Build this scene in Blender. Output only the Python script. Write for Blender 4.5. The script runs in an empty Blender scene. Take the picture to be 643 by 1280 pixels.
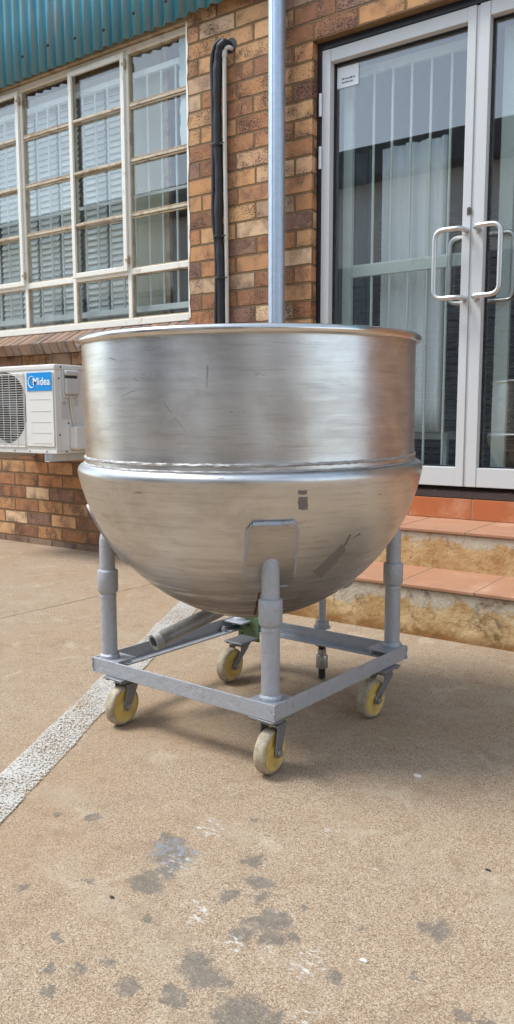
import bpy, math, random
from mathutils import Matrix, Vector
random.seed(7)
D = bpy.data
scene = bpy.context.scene
COL = scene.collection
PI = math.pi

# ------------------------------------------------------------------ mesh helper
class MB:
    """collects shapes and links them as one mesh object"""
    def __init__(s):
        s.v = []; s.f = []; s.sm = []
    def add(s, verts, faces, smooth=False):
        b = len(s.v)
        s.v += [tuple(p) for p in verts]
        s.f += [tuple(i + b for i in f) for f in faces]
        s.sm += [smooth] * len(faces)
        return s
    def box(s, x0, x1, y0, y1, z0, z1, M=None):
        vs = [Vector((x, y, z)) for x in (x0, x1) for y in (y0, y1) for z in (z0, z1)]
        if M: vs = [M @ p for p in vs]
        fs = [(0, 1, 3, 2), (4, 6, 7, 5), (0, 4, 5, 1), (2, 3, 7, 6), (0, 2, 6, 4), (1, 5, 7, 3)]
        return s.add(vs, fs)
    def prism(s, poly, axis, a0, a1):
        """poly: 2D points (counter-clockwise); axis 'x' -> (y,z), 'y' -> (x,z), 'z' -> (x,y)"""
        def p3(p, a):
            return {'x': (a, p[0], p[1]), 'y': (p[0], a, p[1]), 'z': (p[0], p[1], a)}[axis]
        n = len(poly)
        vs = [p3(p, a0) for p in poly] + [p3(p, a1) for p in poly]
        fs = [tuple(range(n))[::-1], tuple(range(n, 2 * n))]
        fs += [(i, (i + 1) % n, n + (i + 1) % n, n + i) for i in range(n)]
        if axis == 'y': fs = [f[::-1] for f in fs]
        return s.add(vs, fs)
    def tube(s, path, r, seg=16, caps=True, wob=0.0):
        pts = [Vector(p) for p in path]
        rs = r if isinstance(r, (list, tuple)) else [r] * len(pts)
        t0 = (pts[1] - pts[0]).normalized()
        ref = Vector((0, 0, 1)) if abs(t0.z) < .9 else Vector((1, 0, 0))
        nrm = t0.cross(ref).normalized()
        vs = []
        for i, p in enumerate(pts):
            if i == 0: t = t0
            elif i == len(pts) - 1: t = (pts[i] - pts[i - 1]).normalized()
            else: t = ((pts[i + 1] - p).normalized() + (p - pts[i - 1]).normalized()).normalized()
            nrm = (nrm - t * nrm.dot(t)).normalized(); bn = t.cross(nrm)
            for k in range(seg):
                a = 2 * PI * k / seg
                rr = rs[i] * (1 + (random.uniform(-wob, wob) if wob else 0))
                vs.append(p + nrm * (math.cos(a) * rr) + bn * (math.sin(a) * rr))
        fs = []
        n = len(pts)
        for i in range(n - 1):
            for k in range(seg):
                k2 = (k + 1) % seg
                fs.append((i * seg + k, i * seg + k2, (i + 1) * seg + k2, (i + 1) * seg + k))
        s.add(vs, fs, True)
        if caps:
            b = len(s.v) - len(vs)
            s.f += [tuple(b + k for k in range(seg))[::-1], tuple(b + (n - 1) * seg + k for k in range(seg))]
            s.sm += [False, False]
        return s
    def lathe(s, prof, seg=64, M=None, smooth=True, jit=0.0, closed=False):
        """prof: list of (r, z) from bottom to top outside"""
        vs = []
        for (r, z) in prof:
            for k in range(seg):
                a = 2 * PI * k / seg
                j = random.uniform(-jit, jit) if jit else 0
                p = Vector(((r + j) * math.cos(a), (r + j) * math.sin(a), z + (random.uniform(-jit, jit) if jit else 0)))
                vs.append(M @ p if M else p)
        fs = []
        n = len(prof)
        for i in range(n if closed else n - 1):
            i2 = (i + 1) % n
            for k in range(seg):
                k2 = (k + 1) % seg
                fs.append((i * seg + k, i * seg + k2, i2 * seg + k2, i2 * seg + k))
        return s.add(vs, fs, smooth)
    def cyl(s, p0, p1, r, seg=20):
        return s.tube([p0, p1], r, seg, True)
    def build(s, name, mat, parent=None, bevel=0, M=None, sharp=35, seg=2):
        me = D.meshes.new(name)
        vs = [M @ Vector(p) for p in s.v] if M else s.v
        if parent is not None and M is None and parent.get('_abs'):
            L = Vector(parent['_abs']); vs = [Vector(p) - L for p in vs]
        me.from_pydata([tuple(p) for p in vs], [], s.f)
        me.polygons.foreach_set('use_smooth', s.sm)
        me.update()
        if any(s.sm) and sharp:
            try: me.set_sharp_from_angle(angle=math.radians(sharp))
            except Exception: pass
        me.materials.append(mat)
        o = D.objects.new(name, me); COL.objects.link(o)
        if parent is not None:
            o.parent = parent
            if parent.get('_abs') is not None: o['_abs'] = list(parent['_abs'])
        if bevel:
            m = o.modifiers.new('bevel', 'BEVEL'); m.width = bevel; m.segments = seg; m.limit_method = 'ANGLE'; m.angle_limit = math.radians(40)
            m.harden_normals = False
        return o

def thing(name, label, cat, loc=(0, 0, 0), group=None, absolute=True):
    o = D.objects.new(name, None); COL.objects.link(o)
    o.location = loc; o.empty_display_size = .1
    o['label'] = label; o['category'] = cat
    if group: o['group'] = group
    if absolute: o['_abs'] = list(loc)
    return o
def tag(o, label, cat, group=None):
    o['label'] = label; o['category'] = cat
    if group: o['group'] = group
    return o
def structure(o):
    o['kind'] = 'structure'; return o
def fillet(path, rad, n=6):
    P = [Vector(p) for p in path]; out = [P[0]]
    for i in range(1, len(P) - 1):
        a = (P[i - 1] - P[i]); b = (P[i + 1] - P[i]); r = min(rad, a.length * .49, b.length * .49)
        p0 = P[i] + a.normalized() * r; p1 = P[i] + b.normalized() * r
        for k in range(n + 1):
            t = k / n
            out.append(p0 * (1 - t) ** 2 + P[i] * 2 * t * (1 - t) + p1 * t ** 2)
    out.append(P[-1]); return out
def s2l(c):
    def f(v):
        v /= 255
        return v / 12.92 if v <= .04045 else ((v + .055) / 1.055) ** 2.4
    return (f(c[0]), f(c[1]), f(c[2]), 1)

# ------------------------------------------------------------------ node helper
class NG:
    def __init__(s, name):
        s.m = D.materials.new(name); s.m.use_nodes = True
        s.t = s.m.node_tree; s.n = s.t.nodes; s.l = s.t.links
        s.b = s.n['Principled BSDF']
        s.tc = s.n.new('ShaderNodeTexCoord')
        s.obj = s.tc.outputs['Object']
    def put(s, sock, v):
        if v is None: return
        if isinstance(v, bpy.types.NodeSocket): s.l.new(v, sock)
        elif hasattr(sock, 'default_value'):
            dv = sock.default_value
            if hasattr(dv, '__len__') and not hasattr(v, '__len__'): v = [v] * len(dv)
            if hasattr(dv, '__len__') and len(dv) == 4 and len(v) == 3: v = list(v) + [1]
            sock.default_value = v
    def math(s, op, a, b=None, c=None, clamp=False):
        n = s.n.new('ShaderNodeMath'); n.operation = op; n.use_clamp = clamp
        s.put(n.inputs[0], a); s.put(n.inputs[1], b)
        if c is not None: s.put(n.inputs[2], c)
        return n.outputs[0]
    def vm(s, op, a, b=None):
        n = s.n.new('ShaderNodeVectorMath'); n.operation = op
        s.put(n.inputs[0], a)
        if b is not None: s.put(n.inputs[1], b)
        return n.outputs['Value'] if op in ('LENGTH', 'DISTANCE', 'DOT_PRODUCT') else n.outputs[0]
    def sep(s, v):
        n = s.n.new('ShaderNodeSeparateXYZ'); s.put(n.inputs[0], v); return n.outputs
    def comb(s, x, y, z):
        n = s.n.new('ShaderNodeCombineXYZ'); s.put(n.inputs[0], x); s.put(n.inputs[1], y); s.put(n.inputs[2], z); return n.outputs[0]
    def scale(s, v, sc):
        return s.vm('MULTIPLY', v, sc)
    def noise(s, v, scale, detail=4, rough=.55, dist=0, col=False):
        n = s.n.new('ShaderNodeTexNoise'); s.put(n.inputs['Vector'], v)
        s.put(n.inputs['Scale'], scale); n.inputs['Detail'].default_value = detail
        n.inputs['Roughness'].default_value = rough; n.inputs['Distortion'].default_value = dist
        return n.outputs['Color' if col else 0]
    def voro(s, v, scale, feat='F1', out='Distance', rnd=1):
        n = s.n.new('ShaderNodeTexVoronoi'); n.feature = feat; s.put(n.inputs['Vector'], v)
        n.inputs['Scale'].default_value = scale; n.inputs['Randomness'].default_value = rnd
        return n.outputs[out]
    def white(s, v, out='Value'):
        n = s.n.new('ShaderNodeTexWhiteNoise'); n.noise_dimensions = '3D'; s.put(n.inputs['Vector'], v); return n.outputs[out]
    def ramp(s, f, stops, interp='LINEAR'):
        n = s.n.new('ShaderNodeValToRGB'); n.color_ramp.interpolation = interp
        e = n.color_ramp.elements
        while len(e) < len(stops): e.new(.5)
        for el, (p, c) in zip(e, stops):
            el.position = p
            el.color = c if hasattr(c, '__len__') else (c, c, c, 1)
        s.put(n.inputs[0], f); return n.outputs[0]
    def ss(s, v, a, b, lo=0., hi=1.):
        n = s.n.new('ShaderNodeMapRange'); n.interpolation_type = 'SMOOTHSTEP'
        s.put(n.inputs[0], v); s.put(n.inputs[1], a); s.put(n.inputs[2], b); s.put(n.inputs[3], lo); s.put(n.inputs[4], hi)
        return n.outputs[0]
    def mix(s, f, a, b, mode='MIX'):
        n = s.n.new('ShaderNodeMix'); n.data_type = 'RGBA'; n.blend_type = mode
        s.put(n.inputs[0], f); s.put(n.inputs[6], a); s.put(n.inputs[7], b); return n.outputs[2]
    def bump(s, h, strength=.3, dist=.002, nrm=None):
        n = s.n.new('ShaderNodeBump'); s.put(n.inputs['Height'], h)
        n.inputs['Strength'].default_value = strength; n.inputs['Distance'].default_value = dist
        if nrm is not None: s.l.new(nrm, n.inputs['Normal'])
        return n.outputs[0]
    def out(s, color=None, rough=None, metal=None, normal=None, spec=None):
        s.put(s.b.inputs['Base Color'], color)
        s.put(s.b.inputs['Roughness'], rough); s.put(s.b.inputs['Metallic'], metal)
        if normal is not None: s.l.new(normal, s.b.inputs['Normal'])
        if spec is not None: s.b.inputs['Specular IOR Level'].default_value = spec
        return s.m

def painted(name, col, rough=.45, var=.12, dirt=None, dirt_amt=.5, bump=.15, scale=14, chips=None, metal=0, spec=.5, lo=.55, hi=.75, dist=.002):
    g = NG(name)
    n1 = g.noise(g.obj, scale, 5, .6); n2 = g.noise(g.obj, scale * 9, 3)
    c = g.mix(g.math('MULTIPLY', n1, var * 2), col, [x * .62 for x in col[:3]])
    if dirt is not None:
        c = g.mix(g.math('MULTIPLY', g.ss(g.noise(g.obj, scale * .55, 8, .7), lo, hi), dirt_amt), c, dirt)
    if chips is not None:
        c = g.mix(g.ss(g.noise(g.obj, scale * 3.2, 6, .7), .66, .69), c, chips)
    r = g.math('ADD', rough - .08, g.math('MULTIPLY', n1, .2))
    return g.out(c, r, metal, g.bump(g.math('ADD', n1, g.math('MULTIPLY', n2, .5)), bump, dist), spec)

# ------------------------------------------------------------------ materials
def m_brick():
    g = NG('face_brick')
    o = g.sep(g.obj)
    wob = g.noise(g.obj, 22, 3, .6, col=True); w = g.sep(wob)
    wx = g.math('MULTIPLY', g.math('SUBTRACT', w[0], .5), .007); wz = g.math('MULTIPLY', g.math('SUBTRACT', w[1], .5), .006)
    u = g.math('ADD', g.math('ADD', o[0], o[1]), wx); z = g.math('ADD', o[2], wz)
    zz = g.math('DIVIDE', g.math('SUBTRACT', z, .0415), .085)
    row = g.math('FLOOR', zz); fz = g.math('SUBTRACT', zz, row)
    par = g.math('MULTIPLY', g.math('MODULO', g.math('ADD', row, 100), 2), .5)
    uu = g.math('ADD', g.math('ADD', g.math('DIVIDE', u, .232), par), .046)
    uu = g.math('ADD', uu, g.math('MULTIPLY', g.math('SUBTRACT', g.white(g.comb(row, 3, 1)), .5), .1))
    cl = g.math('FLOOR', uu); fu = g.math('SUBTRACT', uu, cl)
    du = g.math('MULTIPLY', g.math('MINIMUM', fu, g.math('SUBTRACT', 1, fu)), .232)
    dz = g.math('MULTIPLY', g.math('MINIMUM', fz, g.math('SUBTRACT', 1, fz)), .085)
    d = g.math('MINIMUM', du, dz)
    fine = g.noise(g.obj, 120, 4, .6)
    d2 = g.math('ADD', d, g.math('MULTIPLY', g.math('SUBTRACT', fine, .5), .006))
    mask = g.ss(d2, .0038, .0072)
    wn = g.white(g.comb(row, cl, 0)); wn2 = g.white(g.comb(row, cl, 7)); wn3 = g.white(g.comb(row, cl, 13))
    brk = g.ramp(wn, [(0, s2l((140, 100, 78))), (.16, s2l((176, 122, 82))), (.34, s2l((202, 150, 102))), (.5, s2l((210, 166, 120))),
                      (.66, s2l((188, 130, 88))), (.8, s2l((224, 190, 152))), (.9, s2l((150, 116, 98))), (1, s2l((138, 104, 90)))])
    cloud = g.noise(g.vm('ADD', g.obj, g.comb(g.math('MULTIPLY', wn2, 9), 0, 0)), 9, 5, .6)
    brk = g.mix(g.math('MULTIPLY', g.ss(cloud, .4, .68), .6), brk, s2l((108, 82, 72)))
    brk = g.mix(g.math('MULTIPLY', g.ss(g.noise(g.obj, 30, 4, .7), .5, .72), .45), brk, s2l((205, 160, 112)))
    # dark iron spots, more on some bricks
    sp = g.noise(g.vm('ADD', g.obj, g.comb(0, 0, g.math('MULTIPLY', wn3, 5))), 125, 3, .65)
    th = g.math('SUBTRACT', g.math('ADD', .575, g.math('MULTIPLY', wn2, .085)), g.math('MULTIPLY', g.ss(cloud, .4, .7), .10))
    spots = g.ss(sp, th, g.math('ADD', th, .05))
    brk = g.mix(g.math('MULTIPLY', spots, .9), brk, s2l((58, 42, 36)))
    val = g.math('ADD', .87, g.math('MULTIPLY', wn3, .2))
    brk = g.mix(1, brk, g.comb(val, val, val), 'MULTIPLY')
    mort = g.mix(fine, s2l((106, 82, 56)), s2l((148, 118, 78)))
    mort = g.mix(g.ss(g.noise(g.obj, 3, 4), .45, .7), mort, s2l((120, 100, 80)))
    c = g.mix(mask, mort, brk)
    # grey cement dirt on the bottom course
    c = g.mix(g.math('MULTIPLY', g.ss(g.math('ADD', o[2], g.math('MULTIPLY', g.math('SUBTRACT', fine, .5), .03)), .03, .048, 1, 0), .7), c, s2l((104, 90, 78)))
    h = g.math('SUBTRACT', g.math('ADD', mask, g.math('MULTIPLY', fine, .25)), g.math('MULTIPLY', spots, .3))
    return g.out(c, .82, 0, g.bump(h, 1, .010), .3)

def m_sillbrick():
    g = NG('sill_brick')
    a = g.n.new('ShaderNodeObjectInfo')
    o = g.sep(g.obj)
    k = g.math('FLOOR', g.math('DIVIDE', o[0], .0725))
    wn = g.white(g.comb(k, 2, 5)); fine = g.noise(g.obj, 90, 4, .6)
    c = g.ramp(wn, [(0, s2l((104, 86, 76))), (.4, s2l((132, 106, 90))), (.7, s2l((146, 114, 92))), (1, s2l((116, 98, 88)))])
    c = g.mix(g.math('MULTIPLY', g.ss(g.noise(g.obj, 12, 5, .7), .42, .7), .7), c, s2l((150, 130, 112)))
    c = g.mix(g.ss(g.noise(g.obj, 150, 2), .66, .72), c, s2l((55, 42, 38)))
    return g.out(c, .85, 0, g.bump(fine, .6, .004), .3)

STAINS = [(-.947, -2.318, .055), (-.975, -2.29, .04), (-.938, -2.407, .036), (-.915, -2.421, .03), (-.92, -2.36, .03), (-.756, -2.297, .03), (-.681, -2.37, .036),
          (-.70, -2.39, .03), (-.806, -2.237, .022), (-.657, -2.403, .024), (-.629, -2.391, .018), (-.700, -2.431, .026), (-.447, -2.233, .036),
          (-.527, -2.421, .020), (-.72, -2.522, .036), (-.68, -2.539, .040), (-.60, -2.573, .05), (-.57, -2.56, .036), (-.704, -2.596, .024), (-1.183, -2.303, .022),
          (-1.251, -2.341, .016), (-.848, -2.484, .015), (-1.104, -2.552, .017), (-.547, -2.295, .010), (-.656, -2.308, .012), (-.84, -2.153, .010),
          (-.892, -2.114, .009), (-.339, -2.398, .026), (-.30, -2.395, .02), (-.861, -2.696, .013), (-.861, -2.634, .016), (-.83, -2.6, .018), (-.77, -2.614, .024),
          (-.9, -2.66, .012), (-.94, -2.60, .011), (-1.02, -2.47, .014), (-.78, -2.36, .02), (-.73, -2.33, .016), (-.25, -2.02, .012), (-.43, -2.36, .008), (-1.0, -2.27, .02)]
SCUFF = [(-.576, -2.427, .040), (-.59, -2.40, .028), (-.70, -2.455, .028), (-.640, -2.43, .02), (-.60, -2.15, .012), (-.92, -2.33, .05), (-.80, -2.42, .035), (-.74, -2.05, .03), (-.52, -2.52, .03), (-.95, -2.2, .05)]
def m_ground():
    g = NG('exposed_aggregate_concrete')
    P = g.obj
    big = g.noise(P, .9, 5, .6); mid = g.noise(P, 5, 5, .65); sm = g.noise(P, 40, 3, .6)
    cell = g.voro(P, 560, 'F1', 'Color'); cs = g.sep(cell)
    cell2 = g.voro(P, 340, 'F1', 'Color'); cs2 = g.sep(cell2)
    base = g.ramp(cs[0], [(0, s2l((92, 74, 60))), (.22, s2l((152, 126, 102))), (.5, s2l((186, 158, 129))), (.8, s2l((206, 182, 154))), (1, s2l((228, 212, 190)))])
    base = g.mix(.35, base, g.ramp(cs2[1], [(0, s2l((140, 114, 92))), (.5, s2l((190, 160, 130))), (1, s2l((214, 194, 170)))]))
    base = g.mix(g.math('MULTIPLY', g.ss(big, .4, .65), .5), base, s2l((178, 145, 110)))
    base = g.mix(g.math('MULTIPLY', g.ss(mid, .5, .75), .5), base, s2l((196, 178, 154)))
    base = g.mix(g.math('MULTIPLY', g.ss(g.noise(P, 2.2, 6, .7, .6), .56, .72), .45), base, s2l((136, 112, 90)))
    base = g.mix(g.math('MULTIPLY', g.ss(g.noise(P, 13, 5, .7, .4), .5, .7), .4), base, s2l((150, 124, 100)))
    base = g.mix(g.math('MULTIPLY', g.ss(g.noise(P, 8, 6, .72, .6), .54, .7), .45), base, s2l((214, 196, 170)))
    specks = g.ss(g.noise(P, 300, 2), .62, .67)
    base = g.mix(g.math('MULTIPLY', specks, .75), base, s2l((74, 60, 50)))
    # dirt ground in along the wall foot and steps, and a dull patch beside the right wheel
    warp = g.noise(P, 26, 4, .65, col=True)
    Pw = g.vm('ADD', P, g.scale(g.vm('SUBTRACT', warp, (.5, .5, .5)), (.085, .085, 0)))
    warp2 = g.noise(P, 120, 3, .6, col=True)
    Pw = g.vm('ADD', Pw, g.scale(g.vm('SUBTRACT', warp2, (.5, .5, .5)), (.024, .024, 0)))
    def blobs(lst, soft):
        acc = None
        for (x, y, r) in lst:
            v = g.ss(g.vm('DISTANCE', Pw, (x, y, 0)), r * soft, r * 1.06, 1, 0)
            acc = v if acc is None else g.math('MAXIMUM', acc, v)
        return acc
    st = blobs([(x, y, r * .92) for (x, y, r) in STAINS], .58)
    stc = g.mix(sm, s2l((94, 88, 83)), s2l((132, 125, 117)))
    stc = g.mix(.25, stc, base)
    base = g.mix(g.math('MULTIPLY', st, g.ss(g.noise(P, 75, 5, .75), .3, .55, .4, 1)), base, stc)
    big1 = blobs(STAINS[:2], .5)
    base = g.mix(g.math('MULTIPLY', big1, g.ss(g.noise(P, 36, 4, .7, 1.2), .46, .6)), base, s2l((150, 152, 156)))
    sc = g.math('MULTIPLY', blobs(SCUFF, .2), g.ss(g.noise(g.scale(P, (1, 2.4, 1)), 45, 5, .75), .52, .6))
    sc = g.math('MAXIMUM', sc, g.ss(g.math('ADD', g.noise(g.scale(P, (1, 2.2, 1)), 24, 6, .75), g.math('MULTIPLY', g.noise(P, 1.7, 3), .25)), .82, .85))
    base = g.mix(g.math('MULTIPLY', sc, .85), base, s2l((228, 224, 216)))
    # expansion joint in the slab
    o = g.sep(P)
    jx = g.math('ABSOLUTE', g.math('SUBTRACT', g.math('ADD', o[0], g.math('MULTIPLY', g.math('SUBTRACT', g.noise(P, 8, 3), .5), .03)), g.math('ADD', -2.62, g.math('MULTIPLY', o[1], .07))))
    j = g.ss(jx, .002, .006, 1, 0)
    base = g.mix(g.math('MULTIPLY', j, .75), base, s2l((86, 72, 60)))
    base = g.mix(1, base, (.715, .738, .742, 1), 'MULTIPLY')
    h = g.math('SUBTRACT', g.math('ADD', g.math('MULTIPLY', cs[0], .5), g.math('MULTIPLY', sm, .6)), g.math('MULTIPLY', j, 3))
    return g.out(base, .88, 0, g.bump(h, .35, .003), .25)

def m_line():
    g = NG('worn_white_road_paint')
    P = g.obj
    w = g.math('ADD', g.math('MULTIPLY', g.noise(P, 190, 3, .7), .75), g.math('MULTIPLY', g.noise(P, 6, 4, .6), .25))
    keep = g.ss(w, .43, .53)
    c = g.mix(g.noise(P, 14, 4), s2l((200, 197, 190)), s2l((166, 161, 152)))
    g.out(c, .75, 0, g.bump(g.noise(P, 220, 3), .5, .002), .3)
    tr = g.n.new('ShaderNodeBsdfTransparent'); mx = g.n.new('ShaderNodeMixShader')
    g.l.new(keep, mx.inputs[0]); g.l.new(tr.outputs[0], mx.inputs[1]); g.l.new(g.b.outputs[0], mx.inputs[2])
    g.l.new(mx.outputs[0], g.n['Material Output'].inputs[0])
    return g.m

SCRATCHES = [((-1.1035, .9524), (-1.1097, .8976), .0022), ((-1.3374, .871), (-1.2905, .8463), .0014), ((-1.2822, .8393), (-1.216, .806), .0014), ((-1.6192, .8863), (-1.4971, .90), .0012),
             ((-1.7026, .9777), (-1.6402, .9676), .0016), ((-.8845, .9342), (-.8255, .9271), .0012), ((-1.5208, .925), (-1.4803, .9193), .0014), ((-1.0045, .8489), (-.9808, .8505), .0016)]
def m_steel(name, base=(.62, .605, .585), rough=.30, dirt_shade_bottom=False, aniso=.7, brush=1.0, marks=False):
    g = NG(name)
    o = g.sep(g.obj)
    ang = g.math('ARCTAN2', o[1], o[0])
    rad = g.math('SQRT', g.math('ADD', g.math('MULTIPLY', o[0], o[0]), g.math('MULTIPLY', o[1], o[1])))
    cy = g.comb(g.math('COSINE', ang), g.math('SINE', ang), g.math('MULTIPLY', o[2], 1))
    br = g.noise(g.scale(cy, (2.2, 2.2, 420)), 1, 4, .6)
    br2 = g.noise(g.scale(cy, (1.2, 1.2, 60)), 1, 5, .65)
    blot = g.noise(g.obj, 5, 5, .6, .4)
    fine = g.noise(g.obj, 16, 6, .7)
    c = g.mix(g.math('MULTIPLY', br2, .55), base, [x * .78 for x in base])
    c = g.mix(g.math('MULTIPLY', g.ss(blot, .45, .7), .35), c, [base[0] * .84, base[1] * .80, base[2] * .74])
    # dark short scratches running roughly round the pan
    scr = g.noise(g.scale(cy, (7, 7, 150)), 1, 2, .5, .5)
    scm = g.math('MULTIPLY', g.ss(scr, .71, .74), g.ss(fine, .5, .6))
    c = g.mix(g.math('MULTIPLY', scm, .6), c, (.12, .09, .07, 1))
    # dull handled patches, drawn out round the pan
    smear = g.noise(g.scale(cy, (1.6, 1.6, 7)), 1, 7, .68, .6)
    c = g.mix(g.math('MULTIPLY', g.ss(smear, .44, .64), .5), c, [base[0] * .62, base[1] * .58, base[2] * .54])
    streak = g.noise(g.scale(cy, (2.6, 2.6, 90)), 1, 6, .72)
    c = g.mix(g.math('MULTIPLY', g.ss(streak, .52, .66), .45), c, [x * .55 for x in base])
    c = g.mix(g.math('MULTIPLY', g.ss(streak, .46, .34), .3), c, [min(1, x * 1.25) for x in base])
    if marks:
        U = g.math('MULTIPLY', ang, .4425)
        jit = g.math('MULTIPLY', g.math('SUBTRACT', g.noise(g.obj, 60, 3), .5), .006)
        tot = None
        for (a0, z0), (a1, z1), wd in SCRATCHES:
            ax, bx = a0 * .4425, a1 * .4425; L = math.hypot(bx - ax, z1 - z0); ux, uz = (bx - ax) / L, (z1 - z0) / L
            px = g.math('SUBTRACT', U, ax); pz = g.math('SUBTRACT', o[2], z0)
            along = g.math('ADD', g.math('MULTIPLY', px, ux), g.math('MULTIPLY', pz, uz))
            perp = g.math('ABSOLUTE', g.math('ADD', g.math('SUBTRACT', g.math('MULTIPLY', pz, ux), g.math('MULTIPLY', px, uz)), jit))
            inside = g.math('MULTIPLY', g.ss(along, 0, .004), g.ss(along, L - .004, L, 1, 0))
            v = g.math('MULTIPLY', inside, g.ss(perp, wd * .5, wd, 1, 0))
            tot = v if tot is None else g.math('MAXIMUM', tot, v)
        tot = g.math('MULTIPLY', tot, g.ss(fine, .36, .5))
        c = g.mix(g.math('MULTIPLY', tot, .5), c, (.14, .12, .10, 1))
    if dirt_shade_bottom:  # brown dirt streaks, strengthened to paint in the shade under the bowl
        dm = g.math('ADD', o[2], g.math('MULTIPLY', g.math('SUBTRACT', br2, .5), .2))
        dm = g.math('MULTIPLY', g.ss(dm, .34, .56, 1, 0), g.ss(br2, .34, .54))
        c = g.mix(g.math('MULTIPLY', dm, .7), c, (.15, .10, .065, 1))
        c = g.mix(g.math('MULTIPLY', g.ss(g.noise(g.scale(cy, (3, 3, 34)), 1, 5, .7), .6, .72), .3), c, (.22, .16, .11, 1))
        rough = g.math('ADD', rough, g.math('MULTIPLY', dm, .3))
    r = g.math('ADD', rough, g.math('ADD', g.math('MULTIPLY', g.math('SUBTRACT', blot, .5), .18), g.math('MULTIPLY', g.math('SUBTRACT', br2, .5), .14)))
    h = g.math('ADD', g.math('MULTIPLY', br, .6), g.math('MULTIPLY', br2, 1.2))
    nb = g.bump(h, .035 * brush, .0008)
    nb = g.bump(g.noise(g.obj, 7, 2, .5), .08, .02, nb)
    tg = g.n.new('ShaderNodeTangent'); tg.direction_type = 'RADIAL'; tg.axis = 'Z'
    g.b.inputs['Anisotropic'].default_value = aniso; g.b.inputs['Anisotropic Rotation'].default_value = .36
    g.l.new(tg.outputs[0], g.b.inputs['Tangent'])
    return g.out(c, r, 1, nb)

def m_glass(name, refl=1.7, tint=(.93, .97, .96), dust=.05):
    g = NG(name)
    ge = g.n.new('ShaderNodeNewGeometry')
    cosv = g.math('ABSOLUTE', g.vm('DOT_PRODUCT', ge.outputs['Incoming'], ge.outputs['Normal']))
    fres = g.math('ADD', .043, g.math('MULTIPLY', .957, g.math('POWER', g.math('SUBTRACT', 1, cosv, clamp=True), 5)))
    gl = g.n.new('ShaderNodeBsdfGlossy'); gl.inputs['Roughness'].default_value = .0
    nb = g.bump(g.noise(g.obj, 1.3, 1), .015, .012); g.l.new(nb, gl.inputs['Normal'])
    tr = g.n.new('ShaderNodeBsdfTransparent'); tr.inputs[0].default_value = (*tint, 1)
    df = g.n.new('ShaderNodeBsdfDiffuse'); df.inputs[0].default_value = (.6, .6, .58, 1)
    m1 = g.n.new('ShaderNodeMixShader'); m2 = g.n.new('ShaderNodeMixShader')
    g.l.new(g.math('MULTIPLY', fres, refl, clamp=True), m1.inputs[0])
    g.l.new(tr.outputs[0], m1.inputs[1]); g.l.new(gl.outputs[0], m1.inputs[2])
    g.l.new(g.math('MULTIPLY', g.ss(g.noise(g.obj, 9, 6, .7), .4, .75), dust), m2.inputs[0])
    g.l.new(m1.outputs[0], m2.inputs[1]); g.l.new(df.outputs[0], m2.inputs[2])
    g.l.new(m2.outputs[0], g.n['Material Output'].inputs[0])
    return g.m

def m_plaster():
    g = NG('weathered_step_plaster')
    P = g.obj; o = g.sep(P)
    n1 = g.noise(P, 6, 6, .65, .3); n2 = g.noise(P, 40, 4, .65); n3 = g.noise(P, 3.1, 5, .7, .8)
    c = g.mix(n2, s2l((196, 164, 118)), s2l((168, 132, 86)))
    c = g.mix(g.ss(n1, .42, .62), c, s2l((206, 180, 138)))
    # pale cement skim near the tread edge
    loc = g.math('SUBTRACT', o[2], g.math('MULTIPLY', g.math('GREATER_THAN', o[2], .2), .17))
    top = g.ss(g.math('ADD', loc, g.math('MULTIPLY', g.math('SUBTRACT', n1, .5), .3)), .135, .155)
    c = g.mix(g.math('MULTIPLY', top, .9), c, g.mix(n2, s2l((204, 194, 176)), s2l((172, 162, 146))))
    c = g.mix(g.math('MULTIPLY', g.ss(n3, .55, .7), .7), c, s2l((150, 106, 58)))
    # rusty-brown splash staining at the foot
    foot = g.math('MULTIPLY', g.ss(g.math('ADD', o[2], g.math('MULTIPLY', g.math('SUBTRACT', n1, .5), .12)), .01, .075, 1, 0), .75)
    c = g.mix(foot, c, s2l((128, 86, 46)))
    blk = g.math('MULTIPLY', g.ss(g.noise(P, 4.2, 6, .72, .5), .54, .68), g.ss(n2, .3, .6))
    c = g.mix(g.math('MULTIPLY', blk, .8), c, s2l((66, 54, 44)))
    c = g.mix(g.math('MULTIPLY', g.ss(g.noise(P, 15, 5, .7), .54, .64), .5), c, s2l((140, 96, 48)))
    return g.out(c, .9, 0, g.bump(g.math('ADD', n2, n1), .6, .008), .2)

def m_tile(name, c1, c2):
    g = NG(name)
    n = g.noise(g.obj, 9, 6, .65); f = g.noise(g.obj, 160, 3)
    c = g.mix(n, c1, c2)
    c = g.mix(g.math('MULTIPLY', g.ss(g.noise(g.obj, 3.2, 6, .7), .5, .72), .45), c, s2l((214, 176, 146)))
    c = g.mix(g.math('MULTIPLY', g.ss(f, .64, .7), .35), c, s2l((120, 66, 44)))
    return g.out(c, g.math('ADD', .5, g.math('MULTIPLY', n, .25)), 0, g.bump(g.math('ADD', n, f), .18, .002), .4)

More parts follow.
